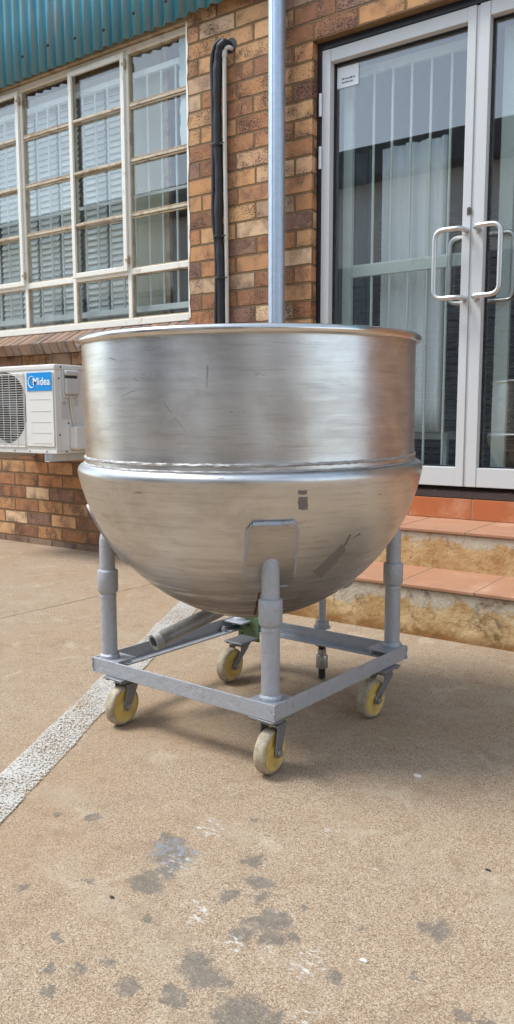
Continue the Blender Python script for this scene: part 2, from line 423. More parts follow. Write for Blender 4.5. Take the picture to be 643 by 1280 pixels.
def m_cladding():
    g = NG('turquoise_corrugated_paint')
    P = g.obj; o = g.sep(P)
    ph = g.math('COSINE', g.math('MULTIPLY', o[0], 2 * PI / .076))
    st = g.noise(g.scale(P, (16, 16, 1.5)), 1, 6, .65)
    c = g.mix(st, s2l((14, 104, 132)), s2l((60, 156, 172)))
    dust = g.math('MULTIPLY', g.ss(g.math('ADD', g.math('MULTIPLY', ph, -1), g.math('MULTIPLY', g.math('SUBTRACT', st, .5), 2.6)), -.1, 1.0), .72)
    c = g.mix(g.math('MULTIPLY', dust, .72), c, s2l((136, 142, 130)))
    c = g.mix(g.math('MULTIPLY', g.ss(g.noise(g.scale(P, (26, 26, 3)), 1, 5, .7), .52, .66), .6), c, s2l((144, 128, 106)))
    fl = g.noise(g.scale(P, (24, 24, 6)), 1, 5, .62, .5)
    flm = g.ss(fl, .665, .68)
    tear = None
    wz = g.math('MULTIPLY', g.math('SUBTRACT', g.noise(P, 30, 3), .5), .03)
    for (tx, tz, w_, h_) in ((-3.95, 3.06, .022, .085), (-3.97, 3.20, .016, .03), (-3.86, 3.16, .02, .022), (-3.84, 3.02, .018, .02), (-2.93, 3.02, .012, .07), (-3.55, 3.06, .008, .07), (-3.35, 2.97, .006, .05)):
        a = g.math('DIVIDE', g.math('ABSOLUTE', g.math('ADD', g.math('SUBTRACT', o[0], tx), wz)), w_); b = g.math('DIVIDE', g.math('ABSOLUTE', g.math('ADD', g.math('SUBTRACT', o[2], tz), wz)), h_)
        v = g.ss(g.math('ADD', a, b), .85, 1.05, 1, 0)
        tear = v if tear is None else g.math('MAXIMUM', tear, v)
    flm = g.math('MAXIMUM', flm, tear)
    c = g.mix(flm, c, s2l((62, 54, 58)))
    return g.out(c, .55, 0, g.bump(g.math('SUBTRACT', st, flm), .3, .003), .4)

def m_galv(name='galvanised_steel', col=(.60, .64, .68), rough=.38):
    g = NG(name)
    n = g.noise(g.scale(g.obj, (40, 40, 2)), 1, 4); v = g.voro(g.obj, 60, 'F1', 'Color'); s_ = g.sep(v)
    c = g.mix(g.math('MULTIPLY', n, .5), col, [x * .7 for x in col])
    c = g.mix(.05, c, g.comb(s_[0], s_[0], s_[0]))
    return g.out(c, g.math('ADD', rough, g.math('MULTIPLY', n, .15)), .85, g.bump(n, .12, .002))

M = {}
M['brick'] = m_brick(); M['sillbrick'] = m_sillbrick(); M['ground'] = m_ground(); M['line'] = m_line()
M['steel'] = m_steel('brushed_stainless', (.73, .745, .76), .31, False, .85, 1.5, True)
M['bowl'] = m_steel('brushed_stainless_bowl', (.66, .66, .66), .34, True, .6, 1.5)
M['padsteel'] = m_steel('dull_pad_steel', (.52, .505, .49), .42, False, .5, 1.5)
M['rim'] = m_steel('polished_stainless_rim', (.72, .71, .69), .2, False, .3, .5)
M['weld'] = painted('weld_bead_metal', (.50, .49, .475), .58, .25, metal=.8, bump=1, scale=90)
M['silver'] = painted('silver_grey_paint', s2l((182, 186, 193)), .33, .22, s2l((132, 126, 120)), .4, .9, 62, s2l((120, 114, 108)), .3, lo=.55, hi=.68, dist=.004)
M['pad'] = painted('steel_pad', (.50, .475, .45), .36, .25, (.25, .21, .17, 1), .5, .3, 20, metal=1)
M['pipegrey'] = painted('dull_grey_pipe', s2l((168, 166, 163)), .42, .25, s2l((104, 96, 88)), .6, .5, 26, metal=.3, lo=.45, hi=.65)
M['tread'] = painted('worn_wheel_tread', s2l((184, 172, 146)), .6, .2, s2l((118, 102, 84)), .6, .4, 75, lo=.42, hi=.62)
M['yellow'] = painted('yellow_wheel_hub', s2l((216, 184, 102)), .5, .15, s2l((150, 118, 74)), .6, .2, 48, lo=.45, hi=.7)
M['fork'] = painted('caster_steel', s2l((136, 138, 142)), .42, .2, s2l((84, 74, 66)), .6, .3, 40, s2l((70, 56, 46)), .5)
M['bolt'] = painted('zinc_bolt', (.5, .5, .5), .35, .2, metal=.9, scale=60)
M['darkmetal'] = painted('dark_brass', (.14, .11, .08), .4, .25, metal=.7, scale=60)
M['black'] = painted('black_rubber', (.018, .018, .02), .55, .2, (.08, .07, .06, 1), .4, .3, 20)
M['frameblack'] = painted('black_door_frame', (.016, .017, .022), .4, .2, (.07, .06, .055, 1), .5, .2, 12)
M['green'] = painted('green_paint', s2l((96, 132, 92)), .5, .25, s2l((70, 66, 44)), .7, .3, 50, lo=.5, hi=.65)
M['alu'] = painted('white_powdercoat', s2l((204, 206, 205)), .4, .05, s2l((176, 170, 162)), .3, .08, 7)
M['cream'] = painted('cream_window_paint', s2l((238, 234, 222)), .5, .08, s2l((176, 150, 116)), .6, .5, 26, s2l((160, 134, 104)), lo=.54, hi=.74)
M['tan'] = painted('weathered_putty_bar', s2l((186, 168, 138)), .6, .2, s2l((128, 100, 72)), .8, .5, 26, lo=.45, hi=.65)
M['bartan'] = painted('rusty_cream_glazing_bar', s2l((206, 192, 166)), .55, .15, s2l((146, 116, 84)), .75, .4, 30, lo=.45, hi=.62)
M['bar'] = painted('white_bar_paint', s2l((236, 240, 238)), .5, .06, s2l((190, 190, 180)), .4, .1, 10)
M['gate'] = painted('pale_green_gate_paint', s2l((216, 230, 220)), .5, .08, s2l((150, 140, 110)), .5, .2, 16, s2l((110, 96, 70)))
M['handle'] = painted('satin_aluminium', (.66, .65, .63), .33, .12, metal=.9, bump=.06, scale=30)
M['galv'] = m_galv('galvanised_steel', (.54, .63, .74), .42); M['glass'] = m_glass('window_glass', 2.0, (.95, .975, .97), .05); M['dglass'] = m_glass('door_glass', 2.6, (.97, .985, .985), .02)
M['plaster'] = m_plaster()
M['tile'] = m_tile('terracotta_tread', s2l((176, 132, 104)), s2l((156, 110, 82))); M['rtile'] = m_tile('terracotta_riser', s2l((188, 112, 66)), s2l((170, 94, 54)))
M['grout'] = painted('grout', s2l((176, 160, 142)), .9, .2, s2l((120, 104, 88)), .5, .4, 40)
M['clad'] = m_cladding()
M['acwhite'] = painted('white_ac_casing', s2l((226, 224, 218)), .45, .05, s2l((190, 180, 164)), .3, .08, 8)
M['acgrey'] = painted('grey_plastic_cover', s2l((204, 203, 200)), .5, .05, s2l((170, 160, 146)), .3, .08, 8)
M['acdark'] = painted('dark_fan_recess', (.025, .025, .027), .6, .2)
M['fan'] = painted('grey_fan_plastic', (.10, .10, .10), .5, .2)
M['blue'] = painted('blue_badge', s2l((0, 146, 222)), .35, .03, bump=.02)
M['white'] = painted('white_print', s2l((240, 242, 244)), .5, .03, bump=.02)
M['print'] = painted('grey_print', (.10, .10, .11), .6, .05, bump=.02)
M['pvc'] = painted('white_pvc', s2l((214, 208, 196)), .45, .08, s2l((160, 140, 116)), .4, .1, 12)
M['paper'] = painted('paper', s2l((228, 232, 236)), .7, .03, bump=.05)
M['room'] = painted('room_wall', (.62, .64, .64), .8, .1)
M['roomfloor'] = painted('room_floor', (.10, .10, .11), .6, .1)
M['curtain'] = painted('white_curtain', s2l((230, 238, 240)), .8, .06, bump=.1)
M['bluecurtain'] = painted('grey_blue_curtain', s2l((120, 138, 150)), .8, .08, bump=.1)
M['blind'] = painted('white_blind', s2l((238, 241, 239)), .6, .04, s2l((160, 156, 146)), .3, .1, 6)
M['beige'] = painted('beige_panel', s2l((178, 176, 156)), .7, .06)
M['shed'] = painted('opposite_render', (.82, .815, .80), .85, .1, (.25, .23, .2, 1), .4, .2, 1.2)
M['shedroof'] = painted('opposite_roof_sheet', (.10, .105, .11), .6, .15, scale=2)
M['sheddoor'] = painted('roller_door', (.22, .24, .26), .6, .15, scale=2)
M['tape'] = painted('old_tape_residue', (.20, .18, .165), .5, .3, bump=.3, scale=60)
M['flake'] = painted('pale_blue_paint_strip', s2l((186, 206, 212)), .6, .1, s2l((214, 206, 190)), .6, .4, 40)
M['grime'] = painted('grimy_threshold', s2l((62, 48, 42)), .85, .3, s2l((140, 104, 80)), .7, .6, 34, lo=.58, hi=.68)
M['chip'] = painted('pale_chip', s2l((210, 206, 196)), .8, .2)
M['darkchip'] = painted('dark_chip', s2l((60, 52, 46)), .8, .2)
M['rust'] = painted('rust_streak', s2l((84, 52, 36)), .8, .3, bump=.5, scale=60)

# ------------------------------------------------------------------ ground
def gz(x, y):
    def st(a, b, v):
        t = min(1, max(0, (v - a) / (b - a))); return t * t * (3 - 2 * t)
    ramp = .016 * st(-2.5, -1.7, x) * st(-1.25, -.7, y) * (1 - st(1.0, 4, x))
    return ramp
xs = [-70, -30, -14, -8] + [-6 + .125 * i for i in range(81)] + [6, 10, 25, 60]
ys = [-60, -25, -12, -7] + [-5 + .125 * i for i in range(49)] + [3, 8, 30, 70]
g = MB()
vs = [(x, y, gz(x, y)) for y in ys for x in xs]
nx = len(xs)
g.add(vs, [(j * nx + i, j * nx + i + 1, (j + 1) * nx + i + 1, (j + 1) * nx + i) for j in range(len(ys) - 1) for i in range(nx - 1)], True)
structure(g.build('ground', M['ground']))
# worn white line
a0, a1 = Vector((-1.5046, -2.2895)), Vector((-2.2651, -.7445))
b0, b1 = Vector((-1.3155, -2.4336)), Vector((-2.1077, -.813))
dirv = (a1 - a0).normalized()
A0 = a0 - dirv * 1.6; A1 = a1 + dirv * .55; B0 = b0 - (b1 - b0).normalized() * 1.5; B1 = b1 + (b1 - b0).normalized() * .5
g = MB(); n = 46; k = 6; vs = []
for i in range(n + 1):
    for j in range(k + 1):
        p = A0.lerp(A1, i / n).lerp(B0.lerp(B1, i / n), j / k)
        e = random.uniform(-.004, .004) if j in (0, k) else 0
        vs.append((p.x + e, p.y, gz(p.x, p.y) + .004))
g.add(vs, [(i * (k + 1) + j, i * (k + 1) + j + 1, (i + 1) * (k + 1) + j + 1, (i + 1) * (k + 1) + j) for i in range(n) for j in range(k)][::1], True)
g.f = [f[::-1] for f in g.f]
structure(g.build('painted_line', M['line']))

# ------------------------------------------------------------------ brick building
bld = thing('brick_building', 'speckled brown face-brick building with turquoise corrugated cladding, steel window and glazed doors', 'building', (-2, 0, 0))
g = MB()
T = .24
DX0, DX1, DZ0, DZ1 = -2.03, -.44, .466, 2.592
WX0, WX1, WZ0, WZ1 = -6.05, -2.80, 1.362, 2.90
g.box(-9, WX0, 0, T, 0, 4.2)
g.box(WX0, WX1, 0, T, 0, WZ0 - .02)
g.box(WX0, WX1, 0, T, WZ1, 4.2)
g.box(WX1, DX0, 0, T, 0, 4.2)
g.box(DX0, DX1, 0, T, DZ1, 4.2)
g.box(DX0, DX1, .12, T, 0, DZ0 - .01)
g.box(DX1, 4, 0, T, 0, 4.2)
g.build('brick_wall', M['brick'], bld)
# dark pipe hole in the wall face
g = MB()
# room behind
g2 = MB()
g2.box(-9, -2.36, T + .002, T + .08, .3, WZ0 - .03)
def inward(mb, x0, x1, y0, y1, z0, z1):
    vs = [(x, y, z) for x in (x0, x1) for y in (y0, y1) for z in (z0, z1)]
    fs = [(0, 2, 3, 1), (4, 5, 7, 6), (2, 6, 7, 3), (0, 4, 6, 2), (1, 3, 7, 5)]
    mb.add(vs, fs)
inward(g2, -8.9, 3.9, T - .004, 4.2, .466, 3.3)
g2.build('interior_room', M['room'], bld)
MB().box(-8.9, 3.9, T, 4.2, .44, .4695).build('interior_floor', M['roomfloor'], bld)
MB().box(-9, 4, T, 4.4, 3.4, 3.55).build('roof_slab', M['room'], bld)

# corrugated cladding over the window
g = MB(); pitch = .076; amp = .011; x0, x1 = -6.4, 3.4; cn = int((x1 - x0) / pitch * 8)
vs = []; rows = [2.880, 3.2, 3.5, 3.8, 4.25]
for zi in rows:
    for i in range(cn + 1):
        x = x0 + (x1 - x0) * i / cn
        lap = .012 * (1 if x > -2.74 else 0)
        vs.append((x, -.045 - lap - amp * math.cos(2 * PI * x / pitch), zi + (.002 * math.sin(x * 9) - max(0, min(.03, .011 * (-2.75 - x))) if zi == rows[0] else 0)))
m = cn + 1
g.add(vs, [(j * m + i, j * m + i + 1, (j + 1) * m + i + 1, (j + 1) * m + i) for j in range(len(rows) - 1) for i in range(cn)], True)
clad = g.build('corrugated_cladding', M['clad'], bld, sharp=80)
sm_ = clad.modifiers.new('thickness', 'SOLIDIFY'); sm_.thickness = .0015
for r_, (zz, st_) in enumerate(((2.99, 0), (3.42, 1))):
    for i in range(-20, 11):
        x = round((-2.9 + i * .228) / pitch) * pitch
        if x < -6.3: continue
        b = MB(); yy = -.045 - amp - (.012 if x > -2.74 else 0)
        zj = zz + random.uniform(-.03, .03)
        b.cyl((x, yy + .003, zj), (x, yy - .004, zj), .0085, 10); b.cyl((x, yy - .004, zj), (x, yy - .009, zj), .005, 6)
        b.build('roofing_screw', M['black'], clad)

# window -----------------------------------------------------------
FY = .028
win = MB()
win.box(WX1 - .026, WX1, FY, FY + .04, WZ0, 2.878)
win.box(WX0, WX1 - .026, FY, FY + .04, WZ0, 1.402)
win.box(WX0, WX1 - .026, FY, FY + .04, 2.842, 2.878)
mull = [-3.262, -3.722, -4.17, -4.63, -5.09, -5.55]
for x in mull:
    win.box(x - .014, x + .014, FY + .001, FY + .04, 1.402, 2.842)
cols = [(-3.248, -2.826)] + [(mull[i + 1] + .014, mull[i] - .014) for i in range(len(mull) - 1)]
for (a, b) in cols:
    win.box(a, b, FY + .001, FY + .04, 1.648, 1.682)
window = win.build('window', M['cream'], bld, .003)
MB().box(WX0, WX1, .001, .05, 2.881, 2.915).build('head_strip', M['tan'], window, .002)
ZB = [1.976, 2.272, 2.568]
gb = MB()
for i, (a, b) in enumerate(cols):
    if i in (1, 3, 5): continue
    for z in ZB:
        MB().box(a, b, FY + .004, FY + .032, z - .0075, z + .0075).build('glazing_bar', M['bartan'], window, .003)
for i in (1, 3, 5):
    a, b = cols[i]
    a -= .010; b += .010
    c = MB(); y0, y1 = FY - .016, FY - .0005; w = .027
    c.box(a, a + w, y0, y1, 1.668, 2.852); c.box(b - w, b, y0, y1, 1.668, 2.852)
    c.box(a + w, b - w, y0, y1, 1.668, 1.698); c.box(a + w, b - w, y0, y1, 2.822, 2.852)
    cas = c.build('casement', M['cream'], window, .003)
    for z in ZB: MB().box(a + w, b - w, y0 + .004, y1 + .010, z - .0075, z + .0075).build('glazing_bar', M['bartan'], window, .003)
    for z in (1.73, 2.79):
        h = MB(); h.cyl((b + .006, FY - .012, z - .022), (b + .006, FY - .012, z + .022), .008, 10); h.box(b - .012, b + .008, FY - .02, FY - .003, z - .006, z + .006)
        h.build('casement_hinge', M['tan'], window)
gl = MB()
allc = cols
for i, (a, b) in enumerate(allc):
    zs = [1.402, 1.648] ; gl.box(a, b, .050, .053, 1.402, 1.648)
    gl.box(a, b, .050, .053, 1.682, 2.842)
gl.build('glass_panes', M['glass'], window)
# putty lines round the panes
pt = MB()
for (a, b) in cols:
    for (z0, z1) in ((1.402, 1.648), (1.682, 1.9655), (1.9865, 2.2615), (2.2825, 2.5575), (2.5785, 2.842)):
        t = .007
        pt.box(a, a + t, .036, .049, z0, z1); pt.box(b - t, b, .036, .049, z0, z1)
        pt.box(a + t, b - t, .036, .049, z0, z0 + t); pt.box(a + t, b - t, .036, .049, z1 - t, z1)
pt.build('putty', M['tan'], window)
# pale paint strip along the right pane edges
fl = MB()
for (z0, z1) in ((2.58, 2.835), (2.29, 2.556)):
    poly = []
    n = 14
    for i in range(n + 1): poly.append((-2.885 + random.uniform(-.006, .006), z0 + (z1 - z0) * i / n))
    for i in range(n, -1, -1): poly.append((-2.8335, z0 + (z1 - z0) * i / n))
    fl.prism(poly[::-1], 'y', .0472, .0492)
fl.build('paint_smear', M['flake'], window)
# mortar smear along the right edge
mm = MB()
pl = [(-2.8, 1.37)]
for i in range(40): pl.append((-2.792 + random.uniform(-.004, .007), 1.37 + i * .0385))
pl.append((-2.8, 2.89)); mm.prism(pl, 'y', -.003, .02)
mm.build('edge_caulk', M['cream'], window)

# brick sill
s = MB(); pitch = .0725
back = Vector((0, .026, 1.356)); fr = Vector((0, -.100, 1.287)); dv = (fr - back).normalized(); nv = Vector((0, dv.z, -dv.y)); nv = nv if nv.z > 0 else -nv
L = (fr - back).length
x = -6.08
while x < -2.79:
    tl = random.uniform(-.006, .006)
    j = random.uniform(-.003, .003)
    Mx = Matrix.Translation(Vector((x, 0, 0)) + back) @ Matrix(((1, 0, 0, 0), (0, dv.y, nv.y, 0), (0, dv.z, nv.z, 0), (0, 0, 0, 1)))
    Mx = Mx @ Matrix.Rotation(tl * .6, 4, 'Z')
    s.box(.004, pitch - .004, -.02, L + j, -.075 + j, j * .5, Mx)
    x += pitch
sill = s.build('window_sill', M['sillbrick'], bld, .004)
s = MB()
Mx = Matrix.Translation(back) @ Matrix(((1, 0, 0, 0), (0, dv.y, nv.y, 0), (0, dv.z, nv.z, 0), (0, 0, 0, 1)))
s.box(-6.08, -2.79, -.0, L - .006, -.068, -.004, Mx)
s.build('sill_mortar', M['grout'], sill)

# door frame and leaves -----------------------------------------------
df = MB()
df.box(DX0, -2.0065, .046, .12, DZ0, DZ1); df.box(DX1 - .027, DX1, .046, .12, DZ0, DZ1)
df.box(-2.0065, DX1 - .027, .046, .12, 2.558, DZ1)
df.build('door_frame', M['frameblack'], bld, .002)
th = MB(); th.prism([(.05, DZ0 + .003), (.2, DZ0 + .003), (.2, .5155), (.1, .5135), (.056, .497)], 'x', DX0 + .001, DX1 - .001)
th.build('threshold', M['grime'], bld)
def leaf(xl, xr, w_l, w_r, hx, side):
    z0, z1 = .5215, 2.5555; y0, y1 = .046, .10
    d = MB()
    d.box(xl, xl + w_l, y0, y1, z0, z1); d.box(xr - w_r, xr, y0, y1, z0, z1)
    d.box(xl + w_l, xr - w_r, y0 + .0025, y1, z0, .607); d.box(xl + w_l, xr - w_r, y0 + .0025, y1, 2.499, z1)
    lf = d.build('door', M['alu'], bld, .002)
    gk = MB(); a, b = xl + w_l, xr - w_r
    t = .006
    gk.box(a, a + t, .084, .0985, .607, 2.499); gk.box(b - t, b, .084, .0985, .607, 2.499)
    gk.box(a + t, b - t, .084, .0985, .607, .607 + t); gk.box(a + t, b - t, .084, .0985, 2.499 - t, 2.499)
    gk.build('glazing_gasket', M['black'], lf)
    MB().box(a, b, .092, .096, .608, 2.498).build('door_glass', M['dglass'], lf)
    for inner in (0, 1):
        y_at, y_out = (.046, -.018) if not inner else (.10, .165)
        X = hx; Xo = hx + side * .118; zt, zb = 1.640, 1.350
        p = [(X, y_at, zt), (X, y_out, zt), (Xo, y_out, zt), (Xo, y_out, zb), (X, y_out, zb), (X, y_at, zb)]
        h = MB(); h.tube(fillet(p, .042, 8), .0108, 14)
        for zc in (zt, zb):
            sg = -1 if not inner else 1
            h.cyl((X, y_at, zc), (X, y_at + sg * .004, zc), .016, 16)
        h.build('pull_handle', M['handle'], lf)
    return lf
lfL = leaf(-2.0035, -1.2555, .0445, .037, -1.2735, -1)
lfR = leaf(-1.2405, -.472, .0445, .0445, -1.2185, 1)
MB().box(-1.2553, -1.2412, .052, .098, .5215, 2.553).build('meeting_strip', M['alu'], lfL, .0015)
for z in (2.31, 2.07, .75):
    h = MB(); h.cyl((-2.0085, .040, z - .052), (-2.0085, .040, z + .052), .0095, 12)
    h.box(-2.0085, -1.999, .038, .0455, z - .05, z + .05)
    for q in (-.017, .017): h.cyl((-2.0085, .040, z + q - .001), (-2.0085, .040, z + q + .001), .0105, 12)
    h.build('door_hinge', M['handle'], lfL)
k = MB(); k.cyl((-1.262, .046, 1.727), (-1.262, .0415, 1.727), .0095, 18); k.box(-1.2712, -1.2528, .043, .0458, 1.705, 1.727)
k.build('lock_cylinder', M['darkmetal'], lfL)
st = MB().box(-1.945, -1.832, .0895, .0915, 2.385, 2.478).build('paper_notice', M['paper'], lfL)
t = MB()
for zc, a, b in ((2.424, -1.92, -1.856), (2.408, -1.92, -1.858)):
    x = a
    while x < b:
        w = random.uniform(.003, .006)
        t.box(x, x + w, .0885, .0893, zc - .0045, zc + random.uniform(.001, .0045)); x += w + random.uniform(.0015, .004)
t.build('notice_print', M['print'], lfL)

# entrance steps -------------------------------------------------------
steps = thing('entrance_steps', 'two weathered plastered steps with terracotta tile treads below the glass doors', 'steps', (-1.2, -.4, 0))
SX0, SX1 = -1.98, 2.2
g = MB()
g.box(SX0, SX1, -.672, -.3225, -.05, .197)
g.box(SX0, SX1, -.3225, .118, -.05, .3585)
g.box(SX0, SX1, .055, .119, .3585, .4635)
g.build('plaster_block', M['plaster'], steps, .006)
def tiles(name, mat, x_start, w, mk, gap=.004):
    b = MB(); x = x_start
    while x < SX1:
        a0 = max(x + gap / 2, SX0 - .004); a1 = min(x + w - gap / 2, SX1)
        if a1 - a0 > .02: mk(b, a0, a1)
        x += w
    return b.build(name, mat, steps, .002)
jw = .303
tiles('lower_tread_tiles', M['tile'], -1.237 - 3 * jw, jw, lambda b, a, c: b.box(a, c, -.680, -.3235, .198, .2105))
tiles('upper_tread_tiles', M['tile'], -1.10 - 3 * jw, jw, lambda b, a, c: b.box(a, c, -.331, .0465, .3595, .372))
tiles('riser_tiles', M['rtile'], -1.2097 - 3 * jw, jw, lambda b, a, c: b.box(a, c, .0475, .0545, .3725, .4655))
g = MB(); g.box(SX0, SX1, -.676, -.324, .1975, .2085); g.box(SX0, SX1, -.327, .047, .359, .370); g.box(SX0, SX1, .0495, .0545, .3725, .463)
g.build('grout', M['grout'], steps)

# ------------------------------------------------------------------ things on / behind the wall
# drainpipe
dp = thing('drainpipe', 'tall galvanised round drainpipe running down the brick pier', 'drainpipe', (-2.19, -.062, 0))
MB().tube([(-2.190, -.062, .05 + gz(-2.19, -.062)), (-2.190, -.062, 4.2)], .0415, 28).build('pipe', M['galv'], dp)
s = MB(); s.box(-2.1915, -2.1885, -.1052, -.1030, .06, 4.2); s.build('seam', M['galv'], dp)
for z in (.5, 3.3):
    b = MB(); b.lathe([(.042, z - .012), (.0445, z - .012), (.0445, z + .012), (.042, z + .012)], 24, Matrix.Translation((-2.19, -.062, 0)), False)
    b.box(-2.198, -2.182, -.022, -.001, z - .012, z + .012); b.build('bracket', M['galv'], dp)

# insulated hose + white conduit
hs = thing('insulated_hose', 'black foam-wrapped air conditioner line taped in places, emerging from hole in brick', 'pipe insulation', (-2.57, -.03, .9))
path = [(-2.515, .0, 2.690), (-2.525, -.030, 2.695), (-2.548, -.038, 2.67), (-2.567, -.034, 2.60), (-2.574, -.032, 2.45), (-2.574, -.032, 2.25), (-2.566, -.032, 2.05),
        (-2.568, -.034, 1.85), (-2.562, -.032, 1.7), (-2.556, -.034, 1.5), (-2.556, -.03, 1.3), (-2.556, -.03, 1.0), (-2.575, -.03, .86), (-2.66, -.03, .80), (-3.0, -.04, .78), (-3.44, -.12, .76)]
P = [Vector(p) for p in path]
def catmull(P, n=7):
    out = []
    for i in range(len(P) - 1):
        p0 = P[max(0, i - 1)]; p1 = P[i]; p2 = P[i + 1]; p3 = P[min(len(P) - 1, i + 2)]
        for k in range(n):
            t = k / n
            out.append(.5 * ((2 * p1) + (p2 - p0) * t + (2 * p0 - 5 * p1 + 4 * p2 - p3) * t * t + (3 * p1 - p0 - 3 * p2 + p3) * t ** 3))
    out.append(P[-1]); return out
cp = catmull(P)
MB().tube(cp, [min(.0235, .016 + .001 * i) + .0025 * math.sin(i * .9) * math.sin(i * .37) for i in range(len(cp))], 14, True, .03).build('foam_sleeve', M['black'], hs)
cp2 = catmull([p + Vector((-.020 + .006 * math.sin(i * 1.7), -.016, .01)) for i, p in enumerate(P)])
MB().tube(cp2, .0095, 10).build('inner_cable', M['black'], hs)
for z, x in ((2.215, -2.572), (1.76, -2.565), (1.55, -2.558)):
    b = MB(); b.lathe([(.0285, -.006), (.030, 0), (.0285, .006)], 18, Matrix.Translation((x, -.036, z)) @ Matrix.Rotation(.1, 4, 'Y'))
    b.box(x + .018, x + .052, -.05, -.046, z - .003, z + .003)
    b.build('cable_tie', M['black'], hs)
hole = MB(); hole.cyl((-2.508, .001, 2.69), (-2.508, -.0025, 2.69), .036, 22)
hole.build('wall_hole', M['acdark'], hs)
cd = thing('conduit', 'slim white plastic conduit beside the black hose with elbow at its top', 'conduit', (-2.53, -.02, .9))
MB().tube(fillet([(-2.50, .0, 2.672), (-2.50, -.028, 2.672), (-2.528, -.028, 2.668), (-2.530, -.026, 2.2), (-2.524, -.026, 1.7), (-2.520, -.026, .84), (-3.0, -.026, .72), (-3.43, -.12, .70)], .022), .0105, 14).build('tube', M['pvc'], cd)
b = MB(); b.cyl((-2.528, -.028, 2.66), (-2.528, -.028, 2.632), .0135, 14); b.build('elbow_socket', M['pvc'], cd)

# air conditioner ------------------------------------------------------
ac = thing('air_conditioner', 'white outdoor air conditioner unit with blue badge and round fan grille under the sill', 'air conditioner', (-3.83, -.25, .6))
AX0, AX1, AY0, AY1, AZ0, AZ1 = -4.222, -3.438, -.400, -.10, .628, 1.127
cs = MB()
FX, FZ, FR = -3.885, .887, .210
# front panel with round hole
n = 64
vs = []; fs = []
for k in range(n):
    a = 2 * PI * k / n
    c, s_ = math.cos(a), math.sin(a)
    sx = ((AX1 if c > 0 else AX0) - FX) / c if abs(c) > 1e-6 else 1e9
    sz = ((AZ1 - .03 if s_ > 0 else AZ0 + .02) - FZ) / s_ if abs(s_) > 1e-6 else 1e9
    q = min(sx, sz)
    vs += [(FX + FR * c, AY0, FZ + FR * s_), (FX + q * c, AY0, FZ + q * s_), (FX + FR * c, AY0 + .05, FZ + FR * s_)]
# snap outer corner vertices
for (X, Z) in ((AX1, AZ1 - .03), (AX1, AZ0 + .02), (AX0, AZ1 - .03), (AX0, AZ0 + .02)):
    bi = min(range(n), key=lambda i: (vs[i * 3 + 1][0] - X) ** 2 + (vs[i * 3 + 1][2] - Z) ** 2)
    vs[bi * 3 + 1] = (X, AY0, Z)
for k in range(n):
    k2 = (k + 1) % n
    fs += [(k * 3, k * 3 + 1, k2 * 3 + 1, k2 * 3), (k * 3, k2 * 3, k2 * 3 + 2, k * 3 + 2)]
cs.add(vs, [f[::-1] for f in fs])
cs.add([(AX1, AY0, AZ0 + .02), (AX1, AY1, AZ0 + .02), (AX1, AY1, AZ1 - .03), (AX1, AY0, AZ1 - .03), (AX0, AY0, AZ0 + .02), (AX0, AY1, AZ0 + .02), (AX0, AY1, AZ1 - .03), (AX0, AY0, AZ1 - .03)],
       [(0, 1, 2, 3), (4, 7, 6, 5), (1, 5, 6, 2)])
casing = cs.build('casing', M['acwhite'], ac)
MB().box(AX0 - .004, AX1 + .004, AY0 - .004, AY1 + .004, AZ1 - .0305, AZ1).build('top_cover', M['acwhite'], ac, .008, seg=3)
MB().box(AX0 + .002, AX1 - .001, AY0 - .001, AY1 - .002, AZ0, AZ0 + .0205).build('base_tray', M['acwhite'], ac, .004)
MB().box(FX - FR - .02, FX + FR + .005, AY0 + .12, AY0 + .13, FZ - FR, FZ + FR).build('fan_recess', M['acdark'], ac)
fb = MB()
for k in range(3):
    vs = []; nn = 8
    for i in range(nn + 1):
        r = .045 + (.185 - .045) * i / nn
        for (da, dy) in ((-.42 - .2 * i / nn, .025), (.42 - .1 * i / nn, -.015)):
            a = k * 2 * PI / 3 + .5 + da; vs.append((FX + r * math.cos(a), AY0 + .085 + dy, FZ + r * math.sin(a)))
    fb.add(vs, [(2 * i, 2 * i + 1, 2 * i + 3, 2 * i + 2) for i in range(nn)], True)
fb.lathe([(0, -.02), (.045, -.02), (.05, .02), (0, .02)], 20, Matrix.Translation((FX, AY0 + .085, FZ)) @ Matrix.Rotation(PI / 2, 4, 'X'))
fb.build('fan', M['fan'], ac)
gr = MB()
zz = AZ0 + .040
while zz < AZ1 - .045:
    gr.tube([(AX0 + .02, AY0 - .006, zz), (-3.692, AY0 - .006, zz)], .0016, 6); zz += .0135
for i in range(9):
    x = -4.19 + i * .0615
    gr.tube([(x, AY0 - .009, AZ0 + .036), (x, AY0 - .009, AZ1 - .046)], .0018, 6)
for x in (AX0 + .02, -3.692): gr.tube([(x, AY0 - .006, AZ0 + .036), (x, AY0 - .006, AZ1 - .046)], .0025, 6)
for zz in (AZ0 + .036, AZ1 - .046): gr.tube([(AX0 + .02, AY0 - .006, zz), (-3.692, AY0 - .006, zz)], .0025, 6)
gr.build('fan_grille', M['acwhite'], ac)
